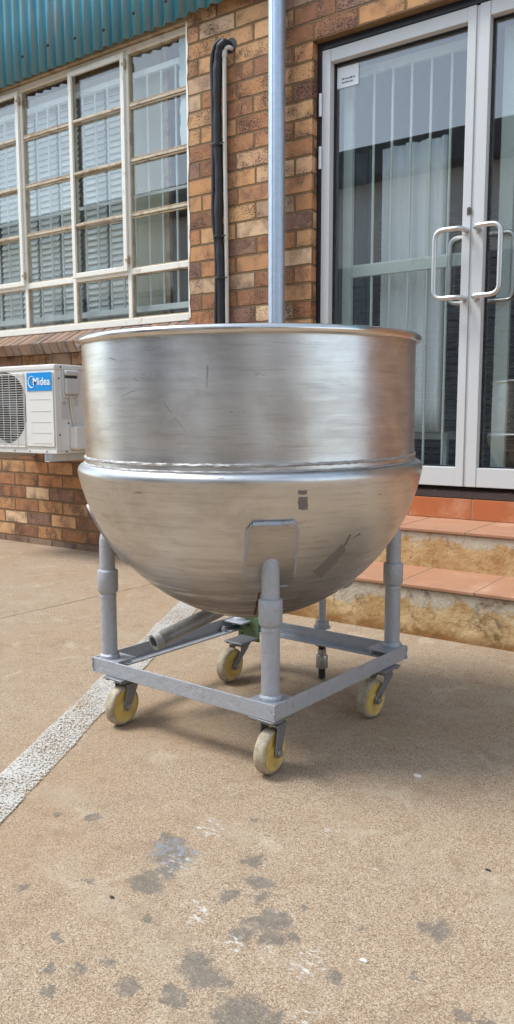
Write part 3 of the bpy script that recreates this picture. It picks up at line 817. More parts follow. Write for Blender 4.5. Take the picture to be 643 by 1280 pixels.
# raised right panel with grooves
pn = MB(); pn.box(-3.682, -3.449, AY0 - .007, AY0 - .0005, .668, 1.085)
pn.build('front_panel', M['acwhite'], ac, .004, seg=3)
gv = MB()
for z in (.934, .868, .807, .746, .688):
    gv.box(-3.640 + (0.934 - z) * .05, -3.470, AY0 - .0082, AY0 - .0068, z - .0018, z + .0018)
gv.build('panel_grooves', M['acgrey'], ac)
bd = MB().box(-3.664, -3.456, AY0 - .0095, AY0 - .0072, .982, 1.084).build('badge', M['blue'], ac)
def text_mesh(name, body, size, mat, parent, M4, extr=.0006, shear=0, offset=0.0):
    cu = D.curves.new(name, 'FONT'); cu.body = body; cu.size = size; cu.extrude = extr; cu.shear = shear; cu.offset = offset; cu.resolution_u = 4
    to = D.objects.new(name, cu); COL.objects.link(to)
    bpy.context.view_layer.update()
    dg = bpy.context.evaluated_depsgraph_get()
    me = D.meshes.new_from_object(to.evaluated_get(dg))
    D.objects.remove(to); D.curves.remove(cu)
    L = Vector(parent['_abs'])
    me.transform(Matrix.Translation(-L) @ M4)
    me.materials.clear(); me.materials.append(mat)
    o = D.objects.new(name, me); COL.objects.link(o); o.parent = parent; o['_abs'] = list(L)
    return o
RX = Matrix.Rotation(PI / 2, 4, 'X')
text_mesh('badge_lettering', 'Midea', .060, M['white'], bd, Matrix.Translation((-3.612, AY0 - .0103, 1.014)) @ RX, .0006, .0, .0007)
ar = MB(); pts = []
for i in range(25):
    a = math.radians(62 + 250 * i / 24); pts.append((-3.618 + .030 * math.cos(a), AY0 - .0103, 1.032 + .032 * math.sin(a)))
ar.tube(pts, [.0008 + .0028 * math.sin(PI * i / 24) for i in range(25)], 8)
ar.build('badge_swoosh', M['white'], bd)
# side: electrical cover, cable, pipe cover, labels
cv = MB(); cv.box(AX1 + .0005, AX1 + .012, -.352, -.240, .940, 1.100)
cover = cv.build('electrical_cover', M['acgrey'], ac, .008, seg=3)
cv = MB(); cv.box(AX1 + .0125, AX1 + .034, -.346, -.246, .962, 1.050); cv.box(AX1 + .0125, AX1 + .034, -.346, -.246, 1.066, 1.094); cv.build('cover_lid', M['acgrey'], cover, .007, seg=3)
MB().box(AX1 + .0122, AX1 + .016, -.340, -.252, 1.048, 1.068).build('grip_recess', M['fan'], cover)
c2 = MB(); c2.tube(catmull([Vector((AX1 + .016, -.300, .955)), Vector((AX1 + .014, -.302, .93)), Vector((AX1 + .010, -.296, .88)), Vector((AX1 + .01, -.284, .82)), Vector((AX1 + .012, -.272, .77))]), .0058, 10)
c2.tube(catmull([Vector((AX1 + .016, -.290, .955)), Vector((AX1 + .014, -.290, .93)), Vector((AX1 + .010, -.286, .88)), Vector((AX1 + .01, -.274, .82)), Vector((AX1 + .012, -.262, .77))]), .005, 10)
c2.build('power_cable', M['pvc'], ac)
c3 = MB(); c3.prism([(-.306, .782), (-.306, .660), (-.290, .650), (-.17, .650), (-.155, .665), (-.155, .782)], 'x', AX1 + .0005, AX1 + .056)
c3.build('pipe_cover', M['acwhite'], ac, .009, seg=3)
MB().box(AX1 + .0002, AX1 + .001, -.357, -.300, .822, .926).build('rating_label', M['acgrey'], ac)
rl = MB()
for i in range(7): rl.box(AX1 + .001, AX1 + .0016, -.350 + .004 * (i % 3), -.312, .832 + i * .009, .8335 + i * .009)
rl.build('label_print', M['acgrey'], ac)
text_mesh('label_mark', 'CE', .022, M['print'], ac, Matrix.Translation((AX1 + .0014, -.352, .905)) @ Matrix.Rotation(PI / 2, 4, 'Z') @ RX, .0002)
MB().box(AX1 + .0002, AX1 + .001, -.262, -.232, .90, .932).build('grey_sticker', M['acgrey'], ac)
for (y, z) in ((-.372, 1.05), (-.376, .735), (-.31, .80), (-.33, .64)):
    sc = MB(); sc.cyl((AX1 - .001, y, z), (AX1 + .003, y, z), .005, 10); sc.build('casing_screw', M['black'], ac)
sc = MB(); sc.cyl((AX1 + .004, -.36, 1.112), (AX1 + .007, -.36, 1.112), .005, 10); sc.build('casing_screw', M['black'], ac)
for (x, z) in ((-3.665, .641), (-3.52, .641), (-3.80, .641)):
    sc = MB(); sc.cyl((x, AY0 - .004, z), (x, AY0 + .001, z), .004, 8); sc.build('casing_screw', M['black'], ac)
for xb in (-3.495, -4.12):
    br = MB(); br.box(xb - .019, xb + .019, -.425, -.001, .585, .588); br.box(xb - .019, xb - .016, -.425, -.001, .588, .625); br.box(xb + .016, xb + .019, -.425, -.001, .588, .625)
    br.build('wall_bracket', M['acgrey'], ac, .002)

# burglar bars and things behind the glass
wb = thing('burglar_bars', 'white steel burglar bars behind the cottage pane window', 'burglar bars', (-4.2, .15, 1.4))
b = MB(); x = -6.0
while x < -2.84:
    b.tube([(x, .115, 1.46), (x, .115, 2.765)], .0065, 8); x += .1045
b.build('bars', M['bar'], wb)
b = MB(); b.box(-6.0, -2.83, .104, .126, 1.445, 1.478); b.box(-6.0, -2.83, .109, .121, 2.092, 2.108); b.box(-6.0, -2.83, .104, .126, 2.745, 2.775)
b.build('rails', M['bar'], wb)
bl = thing('louvre_blinds', 'pale ridged window blinds hanging in strips behind the burglar bars', 'blinds', (-4.5, .26, 1.3))
rnd = random.Random(3)
x = -6.0
while x < -3.36:
    w = rnd.choice((.16, .19, .17)); b = MB(); z = 1.30
    while z < 2.80:
        b.add([(x, .155, z), (x + w, .155, z), (x + w, .172, z + .036), (x, .172, z + .036), (x, .162, z - .003), (x + w, .162, z - .003), (x + w, .179, z + .033), (x, .179, z + .033)],
              [(0, 1, 2, 3), (7, 6, 5, 4), (3, 2, 6, 7), (0, 4, 5, 1)])
        z += .0365
    b.build('blind_strip', M['blind'], bl); x += w + rnd.choice((.03, .045, .02))
hd = MB().box(-6.02, -3.33, .145, .19, 2.80, 2.84); hd.build('head_rail', M['blind'], bl)
bp = MB(); bp.box(-3.325, -3.115, .16, .19, 1.30, 2.9)
tag(bp.build('beige_panel', M['beige']), 'beige upright panel standing inside behind the right-hand window panes', 'panel')
bp = MB(); bp.box(-3.11, -3.075, .165, .19, 1.30, 2.9)
tag(bp.build('timber_post', M['tan']), 'narrow brown timber post inside the window beside the beige panel', 'post')

sg = thing('security_gate', 'pale green barred security gate standing just inside the glass doors', 'security gate', (-1.25, .2, .47))
b = MB(); xs_ = [-1.935 + .0965 * i for i in range(7)]
for x in xs_[1:]: b.tube([(x + .035, .20, .52), (x + .035, .20, 2.46)], .0065, 8)
x = -1.06
while x < -.52:
    b.tube([(x, .20, .52), (x, .20, 2.46)], .0065, 8); x += .0965
b.build('bars', M['gate'], sg)
b = MB(); b.box(-1.96, -1.912, .185, .215, .48, 2.5); b.box(-1.345, -1.33, .187, .213, .48, 2.5); b.box(-1.18, -1.118, .185, .215, .48, 2.5); b.box(-.53, -.48, .185, .215, .48, 2.5)
b.box(-1.912, -1.345, .187, .213, 1.522, 1.580); b.box(-1.118, -.53, .187, .213, 1.522, 1.58)
b.box(-1.912, -1.345, .187, .213, 2.46, 2.5); b.box(-1.118, -.53, .187, .213, 2.46, 2.5); b.box(-1.912, -1.345, .187, .213, .48, .52); b.box(-1.118, -.53, .187, .213, .48, .52)
b.build('gate_frame', M['gate'], sg, .003)
def curtain(name, x0, x1, y, z0, z1, mat, label, waves, amp):
    c = MB(); nx_, nz_ = int((x1 - x0) / .008), 10; vs = []
    for j in range(nz_ + 1):
        for i in range(nx_ + 1):
            u = i / nx_; v = j / nz_
            vs.append((x0 + (x1 - x0) * u, y + amp * (.6 + .4 * (1 - v)) * math.sin(2 * PI * waves * u + .5 * math.sin(5 * u)) + .3 * amp * math.sin(2 * PI * waves * 2.3 * u + 1), z0 + (z1 - z0) * v))
    c.add(vs, [(j * (nx_ + 1) + i, j * (nx_ + 1) + i + 1, (j + 1) * (nx_ + 1) + i + 1, (j + 1) * (nx_ + 1) + i) for j in range(nz_) for i in range(nx_)], True)
    o = c.build(name, mat, None, sharp=0)
    so = o.modifiers.new('thickness', 'SOLIDIFY'); so.thickness = .002
    return tag(o, label, 'curtain', 'curtains behind the glass door')
curtain('curtain', -1.80, -1.46, .29, .76, 2.14, M['curtain'], 'white pleated curtain hanging behind the left glass door', 4, .018)
curtain('curtain', -2.25, -1.93, .46, .6, 2.2, M['bluecurtain'], 'grey-blue curtain bunched at the left side of the doorway', 4, .02)
tb = thing('side_table', 'low white table inside the doorway below the white curtain', 'table', (-1.65, .5, .47))
MB().box(-1.86, -1.47, .40, .75, .72, .755).build('tabletop', M['bar'], tb, .003)
for (x, y) in ((-1.84, .42), (-1.49, .42), (-1.84, .73), (-1.49, .73)):
    MB().box(x - .015, x + .015, y - .015, y + .015, .47, .72).build('leg', M['bar'], tb)
ob = MB()
for i in range(46): ob.box(-2.3, .4, 1.30, 1.312, .5 + i * .034, .5 + i * .034 + .027)
tag(ob.build('roller_shutter', M['roomfloor']), 'dark slatted shutter deep inside the room behind the doors', 'shutter')

# ------------------------------------------------------------------ the kettle
KX, KY, KYAW = -1.2527, -1.6078, -.0675
kt = thing('steam_kettle', 'large round-bottomed stainless steel cooking kettle welded to a silver wheeled frame', 'kettle', (KX, KY, 0), absolute=False)
kt.rotation_euler = (0, 0, KYAW)
Rz = Matrix.Rotation(-KYAW, 4, 'Z')
TILT = Rz @ (Matrix.Rotation(.0194, 4, 'X') @ Matrix.Rotation(.0022, 4, 'Y'))
FT = Matrix.Translation((0, 0, .175)) @ Rz @ (Matrix.Rotation(-.010, 4, 'X') @ Matrix.Rotation(-.012, 4, 'Y')) @ Matrix.Rotation(KYAW, 4, 'Z')
AA, CC, ZC, NN = .4712, .4848, .7727, 1.9016
def bowl_r(z):
    q = 1 - (abs(z - ZC) / CC) ** NN
    return AA * max(0, q) ** (1 / NN)
prof = []
zb = ZC - CC
for i in range(47):
    t = i / 46
    z = zb + (.704 - zb) * (t ** 1.9 * .75 + t * .25) if t > 0 else zb
    prof.append((max(bowl_r(z), .0005 if i == 0 else 0), z))
prof = [q for q in prof if q[1] < .703]
prof += [(.4440 + (bowl_r(.703) - .4440) * math.cos(t_) ** .8, .703 + .0215 * math.sin(t_)) for t_ in [PI / 2 * i / 10 for i in range(11)]]
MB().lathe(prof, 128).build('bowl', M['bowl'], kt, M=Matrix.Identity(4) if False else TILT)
CR = .4425
zt_, zbm = 1.030, .7240
prof = [(CR + .001, zbm), (CR + .0012, .732), (CR, .742)] + [(CR, .742 + (zt_ - .742) * i / 8) for i in range(1, 9)]
prof += [(CR - .003, zt_), (CR - .003, .75), (CR - .003, .7)]
for i in range(12): 
    z = .7 - (.7 - zb - .01) * (i + 1) / 12
    prof.append((max(bowl_r(z) - .03, .001), z + .02))
MB().lathe(prof, 128).build('side_wall', M['steel'], kt, M=TILT)
rp = [(.4478 + .0102 * math.cos(a), 1.0355 + .0105 * math.sin(a)) for a in [2 * PI * i / 14 for i in range(14)]]
MB().lathe(rp, 128, closed=True).build('rim', M['rim'], kt, M=TILT)
def bead(r0, z0, rr, jit):
    pf = [(r0 + rr * math.cos(a), z0 + rr * 1.2 * math.sin(a)) for a in [2 * PI * i / 7 for i in range(7)]]
    return MB().lathe(pf, 300, jit=jit, closed=True)
bead(CR + .0006, .7405, .0034, .0013).build('weld_seam', M['weld'], kt, M=TILT)
bead(.4452, .7258, .0026, .0008).build('weld_seam', M['weld'], kt, M=TILT)
def bowl_patch(poly_or_grid, name, mat, off, parent=kt):
    """grid of (angle, z) rows -> thin raised sheet that follows the bowl"""
    rows = poly_or_grid; nr, nc = len(rows), len(rows[0])
    vs = []
    def pt(a, z, o):
        e = .002; dr = (bowl_r(z + e) - bowl_r(z - e)) / (2 * e)
        nz = -dr; l = math.hypot(1, nz); r = bowl_r(z)
        return ((r + o / l) * math.cos(a), (r + o / l) * math.sin(a), z + o * nz / l)
    for o in (off, -.002):
        for row in rows:
            for (a, z) in row: vs.append(pt(a, z, o))
    fs = []; N = nr * nc
    for i in range(nr - 1):
        for j in range(nc - 1):
            q = (i * nc + j, i * nc + j + 1, (i + 1) * nc + j + 1, (i + 1) * nc + j)
            fs += [q, tuple(N + v for v in q[::-1])]
    edge = [(0, j) for j in range(nc)] + [(i, nc - 1) for i in range(1, nr)] + [(nr - 1, j) for j in range(nc - 2, -1, -1)] + [(i, 0) for i in range(nr - 2, 0, -1)]
    for k in range(len(edge)):
        a = edge[k]; b = edge[(k + 1) % len(edge)]
        ia, ib = a[0] * nc + a[1], b[0] * nc + b[1]
        fs.append((ia, N + ia, N + ib, ib))
    return MB().add(vs, fs, True).build(name, mat, parent, M=TILT, sharp=50)

# legs
LEGS = [(-.288, -.283), (.278, -.280), (.282, .296), (-.28, .285)]
Fi = FT
for li, (lx, ly) in enumerate(LEGS):
    base = FT @ Vector((lx, ly, -.004))
    ang = math.atan2(ly, lx)
    top = Vector((base.x, base.y, .50))
    inw = Vector((-math.cos(ang), -math.sin(ang), 0))
    b = MB(); b.tube([base, (base.x, base.y, .362)], .0222, 24, True)
    leg = b.build('leg', M['silver'], kt, M=Matrix.Identity(4))
    b = MB()
    b.lathe([(.0220, -.006), (.0285, .001), (.0275, .010), (.0222, .015)], 24, Matrix.Translation(base), jit=.0013); b.build('foot_weld', M['silver'], leg, M=Matrix.Identity(4))
    b = MB(); c0, c1 = .3585, .4195
    b.lathe([(.0221, c0 - .003), (.0262, c0), (.0282, c0 + .004), (.0284, c1 - .004), (.0268, c1), (.0205, c1 + .002)], 28, Matrix.Translation((base.x, base.y, 0)))
    b.lathe([(.0222, c0 - .016), (.0232, c0 - .014), (.0232, c0 - .010), (.0222, c0 - .008)], 24, Matrix.Translation((base.x, base.y, 0)))
    b.build('collar', M['silver'], leg, M=Matrix.Identity(4))
    b = MB(); pth = fillet([(base.x, base.y, .40), (base.x, base.y, .532), (base.x + inw.x * .13, base.y + inw.y * .13, .545)], .040, 10)
    b.tube(pth, .0212, 24, True); b.build('elbow', M['silver'], leg, M=Matrix.Identity(4))
    # pad where the elbow meets the bowl
    ang2 = math.atan2(base.y, base.x) + KYAW * 0
    Ti = TILT.inverted()
    loc = Ti @ Vector((base.x, base.y, .5)); a0 = math.atan2(loc.y, loc.x)
    hw = .058; rows = []
    zlo, zhi = .448, .612
    for i in range(13):
        z = zlo + (zhi - zlo) * i / 12
        ex = .012 * max(0, (i - 10.5) / 1.5) ** 2 + .012 * max(0, (1.5 - i) / 1.5) ** 2
        rr = bowl_r(z)
        rows.append([(a0 + (hw - ex) * (2 * j / 14 - 1) / rr, z) for j in range(15)])
    pad = bowl_patch(rows, 'mounting_pad', M['padsteel'], .0065)
    # weld round the pad
    def pt(a, z, o=.0048):
        e = .002; dr = (bowl_r(z + e) - bowl_r(z - e)) / (2 * e); nz = -dr; l = math.hypot(1, nz); r = bowl_r(z)
        return Vector(((r + o / l) * math.cos(a), (r + o / l) * math.sin(a), z + o * nz / l))
    loop = [pt(a, z) for (a, z) in rows[-1]]
    side1 = [pt(rw[0][0], rw[0][1]) for rw in rows]; side2 = [pt(rw[-1][0], rw[-1][1]) for rw in rows]
    if li != 1: continue
    b = MB(); b.tube([p + Vector((random.uniform(-.001, .001),) * 3) for p in loop], .0058, 8, True, .14)
    b.tube([p + Vector((random.uniform(-.0006, .0006),) * 3) for p in side1[2:]], .0036, 8, True, .2); b.tube([p + Vector((random.uniform(-.0006, .0006),) * 3) for p in side2[2:]], .0036, 8, True, .2)
    b.tube([pt(a, z) + Vector((random.uniform(-.0006, .0006),) * 3) for (a, z) in rows[0]], .0032, 8, True, .2)
    b.build('pad_weld', M['silver'], pad, M=TILT)

# angle-iron frame
HA = .318; TH = .005; HH = .041
def rail(p0, p1, inn):
    """L section: upright web on the outside, flange at the bottom pointing inwards"""
    p0 = Vector(p0); p1 = Vector(p1); d = (p1 - p0).normalized(); inn = Vector(inn)
    b = MB(); vs = []
    sec = [(0, 0), (0, -HH), (.040, -HH), (.040, -HH + TH), (TH, -HH + TH), (TH, 0)]
    for p in (p0, p1):
        for (u, z) in sec: q = p + inn * u; vs.append((q.x, q.y, z))
    n = len(sec)
    b.add(vs, [tuple(range(n)), tuple(range(n, 2 * n))[::-1]] + [(i, n + i, n + (i + 1) % n, (i + 1) % n) for i in range(n)])
    return b
fr_ = [((-HA, -HA, 0), (HA, -HA, 0), (0, 1, 0)), ((HA, -HA + .0006, 0), (HA, HA, 0), (-1, 0, 0)), ((HA - .0006, HA, 0), (-HA, HA, 0), (0, -1, 0)), ((-HA, HA - .0006, 0), (-HA, -HA + .0006, 0), (1, 0, 0))]
for i, (a, b_, c) in enumerate(fr_):
    mb = rail(a, b_, c)
    if i in (1, 3): mb.v = [(x, y, z + .0004) for (x, y, z) in mb.v]
    mb.build('frame_rail', M['silver'], kt, .0015, M=FT)
for (sx, sy) in ((-1, -1), (1, -1), (1, 1), (-1, 1)):
    b = MB(); x0, x1 = sorted((sx * (HA - .0052), sx * (HA - .085))); y0, y1 = sorted((sy * (HA - .0052), sy * (HA - .085)))
    b.box(x0, x1, y0, y1, -.009, -.003)
    b.build('corner_plate', M['silver'], kt, .002, M=FT)
    wb_ = MB(); X, Y = sx * (HA + .0004), sy * (HA + .0004)
    wb_.tube([(X + random.uniform(-.0008, .0008), Y + random.uniform(-.0008, .0008), -.001 - .0385 * i / 12) for i in range(13)], [.0026 + random.uniform(-.0007, .0009) for i in range(13)], 8)
    wb_.tube([(sx * (HA - .006 - .075 * i / 14), sy * (HA - .0045), -.0035 + random.uniform(-.0006, .0006)) for i in range(15)], [.0028 + random.uniform(-.0007, .001) for i in range(15)], 8)
    wb_.build('corner_weld', M['silver'], kt, M=FT)
    # nuts welded in the corner
    for (ox, oy) in ((.10, .022), (.022, .105)):
        n_ = MB(); X, Y = sx * (HA - ox), sy * (HA - oy); n_.tube([(X, Y, -HH + TH), (X, Y, -HH + TH + .012)], .0095, 6)
        n_.tube([(X, Y, -HH + TH + .012), (X, Y, -HH + TH + .018)], .005, 8); n_.build('caster_nut', M['silver'], kt, M=FT)

# casters: (wheel contact x,y in kettle space, trail yaw, top plate centre)
Ri = Matrix.Rotation(-KYAW, 3, 'Z')
def loc2(x, y):
    v = Ri @ Vector((x - KX, y - KY, 0)); return v.x, v.y
WR = .0545
CAST = [((-.990, -1.914), .10, (-.004, .012)), ((-1.492, -1.895), .06, (-.006, .016)), ((-.951, -1.462), -.07, (.006, .048)), ((-1.456, -1.447), .05, (.010, .046))]
FORKZ = .1285
for ci, ((wx, wy), yaw, (tx, ty)) in enumerate(CAST):
    x, y = loc2(wx, wy); gzz = gz(wx, wy)
    px, py = x + tx, y + ty                       # swivel axis
    ztop = (FT @ Vector((px, py, -HH))).z
    I4 = Matrix.Identity(4)
    b = MB()
    MT = Matrix.Translation((px, py, 0))
    b.box(-.036, .036, -.044, .044, ztop - .005, ztop - .0002, MT)
    b.lathe([(.0005, ztop - .018), (.026, ztop - .018), (.030, ztop - .014), (.030, ztop - .009), (.022, ztop - .005)], 24, MT)
    head = b.build('caster', M['fork'], kt, .0015, M=I4)
    # fork: two cheeks bent from a crown
    MY = Matrix.Translation((x, y, gzz)) @ Matrix.Rotation(yaw, 4, 'Z')
    MYi = MY.inverted()
    f_ = MB(); pv = MYi @ Vector((px, py, ztop - .018))
    zc = pv.z
    for sgn in (-1, 1):
        xo = sgn * .0215
        poly = [(-.011, WR - .010), (0.001, WR - .0140), (.012, WR - .009), (.015, WR + .003), (pv.y + .022, zc - .012), (pv.y + .024, zc), (pv.y - .018, zc), (pv.y - .017, zc - .014), (-.014, WR + .006)]
        f_.prism(poly, 'x', min(xo, xo + sgn * .0035), max(xo, xo + sgn * .0035))
    f_.box(-.0215, .0215, pv.y - .018, pv.y + .024, zc - .003, zc)
    f_.build('fork', M['fork'] if ci != 1 else M['fork'], head, .0012, M=MY)
    RYM = MY @ Matrix.Translation((0, 0, WR)) @ Matrix.Rotation(PI / 2, 4, 'Y')
    w = MB(); hw = .0155
    w.lathe([(.0440, -hw + .0015), (.0475, -hw), (.0515, -hw + .002), (.0538, -hw + .006), (WR, -.004), (WR, .004), (.0538, hw - .006), (.0515, hw - .002), (.0475, hw), (.0440, hw - .0015)], 48, RYM)
    w.build('tyre', M['tread'], head, M=I4)
    w = MB()
    w.lathe([(.0005, -hw - .002), (.013, -hw - .002), (.0145, -hw + .002), (.020, -hw + .0035), (.036, -hw + .003), (.0443, -hw + .0005), (.0443, hw - .0005), (.036, hw - .003), (.020, hw - .0035), (.0145, hw - .002), (.013, hw + .002), (.0005, hw + .002)], 40, RYM)
    w.build('hub', M['yellow'], head, M=I4)
    w = MB(); w.tube([(-.030, 0, WR), (.032, 0, WR)], .0042, 10); w.tube([(.025, 0, WR), (.0315, 0, WR)], .0088, 6); w.tube([(-.031, 0, WR), (-.025, 0, WR)], .0088, 6)
    w.build('axle_bolt', M['bolt'], head, M=MY)
    for (ox, oy) in ((-.027, -.034), (.027, -.034), (-.027, .034), (.027, .034)):
        n_ = MB(); n_.tube([(px + ox, py + oy, ztop - .010), (px + ox, py + oy, ztop - .005)], .007, 6); n_.build('plate_bolt', M['fork'], head, M=I4)

# outlet pipe under the bowl
def W(x, y, z):  # world -> kettle space
    a, b_ = loc2(x, y); return Vector((a, b_, z))
OE = W(-1.478, -1.777, .2035)
OB = W(-1.40, -1.52, .272)
b = MB(); d = (OB - OE).normalized()
OS = OE.lerp(OB, 1.15)
b.tube([OE, OS], .0222, 24, False); b.tube([OS, OE], .0175, 24, False)
b.tube([OS, OS + Vector((.10, .0, .04))], .0222, 20)
outlet = b.build('outlet_pipe', M['pipegrey'], kt, M=Matrix.Identity(4))
b = MB(); pr = [(.0172, 0), (.0232, 0), (.0240, .004)] + [(.0228 + .0009 * (i % 2), .005 + .0022 * i) for i in range(8)] + [(.0222, .024)]
MO = Matrix.Translation(OE) @ d.to_track_quat('Z', 'Y').to_matrix().to_4x4()
b.lathe(pr, 28, MO @ Matrix.Translation((0, 0, -.001)))
b.build('threaded_end', M['weld'], outlet, M=Matrix.Identity(4))
# green bracket
b = MB(); q = W(-1.492, -1.31, 0); b.box(q.x - .030, q.x + .06, q.y - .004, q.y + .002, .098, .182)
b.build('green_bracket', M['green'], kt, .003, M=Matrix.Identity(4))
b = MB()
for (ox, oz) in ((-.012, .118), (.015, .15)): b.cyl((q.x + ox, q.y - .0045, oz), (q.x + ox, q.y - .009, oz), .004, 8)
b.build('rivet', M['darkmetal'], kt, M=Matrix.Identity(4))
# bolt on the back corner plate
q = W(-1.548, -1.292, .15); b = MB(); b.tube([q, q + Vector((.01, -.02, 0))], .011, 6); b.tube([q, q + Vector((.012, -.026, 0))], .006, 10); b.build('corner_bolt', M['bolt'], kt, M=Matrix.Identity(4))
# drain fitting through the back rail
q = W(-1.222, -1.268, 0); X, Y = q.x, q.y
def vt(z0, z1, r, name, mat, seg=20, par=None):
    return MB().tube([(X, Y, z0), (X, Y, z1)], r, seg).build(name, mat, par or kt, M=Matrix.Identity(4))
dr = vt(.17, .36, .0115, 'drain_pipe', M['silver'])
vt(.176, .194, .0215, 'upper_nut', M['silver'], 6, dr)
vt(.171, .176, .027, 'washer', M['silver'], 20, dr)
vt(.112, .140, .0205, 'lower_nut', M['darkmetal'], 6, dr); vt(.1402, .146, .027, 'washer', M['darkmetal'], 20, dr)
vt(.006, .172, .0112, 'hose_tail', M['black'], 14, dr)
b = MB(); b.lathe([(.011, .040), (.0185, .041), (.0195, .045), (.0195, .078), (.0185, .082), (.014, .084), (.014, .102), (.011, .103)], 20, Matrix.Translation((X, Y, 0))); b.build('union', M['bolt'], dr, M=Matrix.Identity(4))
# steam inlet stub at the back right of the bowl
p = [W(-1.20, -1.34, .345), W(-1.155, -1.29, .318), W(-1.125, -1.265, .325), W(-1.118, -1.26, .40)]
MB().tube(fillet(p, .02), .0105, 14).build('inlet_stub', M['silver'], kt, M=Matrix.Identity(4))
# tape marks on the bowl: picture-independent (angle, height) on the bowl surface
def tape(corners, nu, nv, ragged=0):
    (a, b_, c, d_) = corners; rows = []
    for i in range(nv + 1):
        v = i / nv; row = []
        for j in range(nu + 1):
            u = j / nu
            A = a[0] * (1 - u) + b_[0] * u; B = d_[0] * (1 - u) + c[0] * u
            A2 = a[1] * (1 - u) + b_[1] * u; B2 = d_[1] * (1 - u) + c[1] * u
            jx = random.uniform(-ragged, ragged) if (i in (0, nv) or j in (0, nu)) else 0
            row.append((A * (1 - v) + B * v + jx * 2, A2 * (1 - v) + B2 * v + jx))
        rows.append(row)
    return rows
TAPES = [[(-0.726, 0.6754), (-0.6816, 0.6755), (-0.6832, 0.6846), (-0.7273, 0.6854)], [(-0.7201, 0.6412), (-0.6696, 0.6392), (-0.6765, 0.6699), (-0.7252, 0.6699)], [(-0.5409, 0.4739), (-0.4484, 0.4579), (-0.3564, 0.5248), (-0.4069, 0.5462)], [(-0.4271, 0.4732), (-0.4168, 0.4749), (-0.3778, 0.4999), (-0.4221, 0.5043)], [(-0.3932, 0.5393), (-0.3778, 0.5365), (-0.3647, 0.5669), (-0.379, 0.5696)], [(-0.3488, 0.5579), (-0.3384, 0.5595), (-0.2887, 0.5652), (-0.301, 0.5699)]]
for k_, cn_ in enumerate(TAPES):
    bowl_patch(tape(cn_, 6, 8, .0012), 'tape_residue', M['tape'], .0006)
bowl_patch(tape([(-.935, .334), (-.905, .334), (-.893, .424), (-.906, .424)], 3, 14, .004), 'rust_streak', M['rust'], .0007)

# ------------------------------------------------------------------ loose bits on the ground
def chip(name, x, y, s_, mat, label, cat):
    b = MB(); rng = random.Random(int(x * 1e4) & 0xffff); n = 7; vs = []
    for z, k in ((0, 1), (.35, .9), (.5, .5)):
        for i in range(n):
            a = 2 * PI * i / n; r = s_ * k * rng.uniform(.7, 1.2); vs.append((x + r * 1.5 * math.cos(a), y + r * .8 * math.sin(a), gz(x, y) + .0005 + s_ * z))
    b.add(vs, [tuple(range(n))[::-1], tuple(range(2 * n, 3 * n))] + [(l * n + i, l * n + (i + 1) % n, (l + 1) * n + (i + 1) % n, (l + 1) * n + i) for l in range(2) for i in range(n)])
    tag(b.build(name, mat), label, cat, 'stone chips on the concrete')
chip('pebble', -.6945, -1.7324, .0075, M['chip'], 'small pale stone chip lying right of the front wheel', 'stone')
chip('pebble', -.5075, -2.3734, .006, M['chip'], 'small pale stone chip on the bare concrete near a round grey stain', 'stone')
chip('pebble', -.9477, -2.4781, .004, M['darkchip'], 'tiny dark stone bit left of the big grey paint stain', 'stone')
chip('pebble', -.4306, -2.0205, .004, M['darkchip'], 'tiny dark stone bit on the concrete far right', 'stone')

# ------------------------------------------------------------------ building across the yard (seen reflected in the glass)
op = thing('warehouse', 'plain rendered warehouse across the yard, mirrored in the door and window glass', 'building', (-4, -9, 0))
MB().box(-26, 16, -16, -8.5, 0, 4.6).build('wall', M['shed'], op)
g = MB(); g.prism([(-16.4, 4.6), (-8.1, 4.6), (-8.1, 5.05), (-12.2, 6.0), (-16.4, 5.05)], 'x', -26.4, 16.4); g.build('roof', M['shedroof'], op)
for x in (-12, -5.2, 1.6, 8):
    b = MB()
    for i in range(30): b.box(x - 1.7, x + 1.7, -8.5, -8.46 + .015 * (i % 2), .0 + i * .11, .1 + i * .11)
    b.build('roller_door', M['sheddoor'], op)

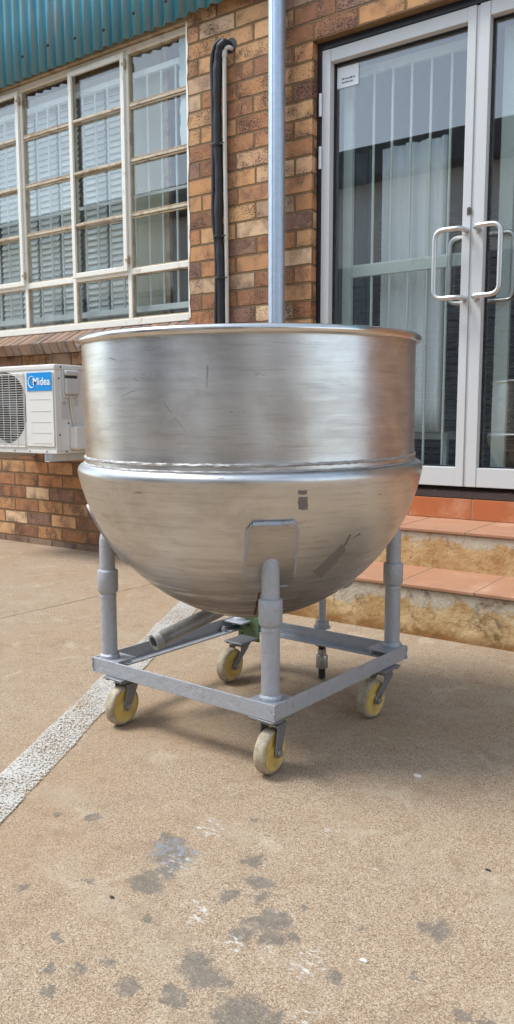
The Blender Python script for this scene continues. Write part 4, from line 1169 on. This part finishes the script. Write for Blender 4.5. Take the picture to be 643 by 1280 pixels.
# ------------------------------------------------------------------ light
w = D.worlds.new('World'); scene.world = w; w.use_nodes = True
nt = w.node_tree; bg = nt.nodes['Background']
sky = nt.nodes.new('ShaderNodeTexSky'); sky.sky_type = 'NISHITA'; sky.sun_disc = False
EL, AZ = math.radians(57), math.radians(240)     # azimuth measured clockwise from +Y
sky.sun_elevation = EL; sky.sun_rotation = AZ; sky.dust_density = 1.2; sky.air_density = 1.0; sky.ozone_density = 1.0
hs_ = nt.nodes.new('ShaderNodeHueSaturation'); hs_.inputs['Saturation'].default_value = .5
tint = nt.nodes.new('ShaderNodeMix'); tint.data_type = 'RGBA'; tint.blend_type = 'MULTIPLY'; tint.inputs[0].default_value = 1
tint.inputs[7].default_value = (.93, 1.0, 1.02, 1)      # thin grey overcast
nt.links.new(sky.outputs[0], hs_.inputs['Color']); nt.links.new(hs_.outputs[0], tint.inputs[6]); nt.links.new(tint.outputs[2], bg.inputs[0])
bg.inputs[1].default_value = .15
sl = D.lights.new('sun', 'SUN'); sl.energy = 1.5; sl.angle = math.radians(20); sl.color = (1, .985, .965)
so = D.objects.new('sun', sl); COL.objects.link(so)
sd = Vector((math.sin(AZ) * math.cos(EL), math.cos(AZ) * math.cos(EL), math.sin(EL)))
so.rotation_euler = sd.to_track_quat('Z', 'Y').to_euler(); so.location = sd * 20

# ------------------------------------------------------------------ camera
cam = D.cameras.new('camera'); co = D.objects.new('camera', cam); COL.objects.link(co)
yaw, pitch, roll = .6061, .122, -.0017
fw = Vector((-math.sin(yaw) * math.cos(pitch), math.cos(yaw) * math.cos(pitch), -math.sin(pitch)))
r_ = Vector((math.cos(yaw), math.sin(yaw), 0)); u_ = r_.cross(fw)
r2 = r_ * math.cos(roll) + u_ * math.sin(roll); u2 = -r_ * math.sin(roll) + u_ * math.cos(roll)
mw = Matrix(((r2.x, u2.x, -fw.x, 0), (r2.y, u2.y, -fw.y, -3.3946), (r2.z, u2.z, -fw.z, .84205), (0, 0, 0, 1)))
co.matrix_world = mw
cam.sensor_fit = 'VERTICAL'; cam.sensor_height = 24; cam.lens = 984.1 * 24 / 1280; cam.clip_end = 300; cam.clip_start = .05
scene.camera = co
scene.view_settings.view_transform = 'Standard'; scene.view_settings.look = 'None'; scene.view_settings.gamma = 1
scene.view_settings.use_curve_mapping = False
scene.view_settings.exposure = 1.2
for o in D.objects:
    if '_abs' in o: del o['_abs']
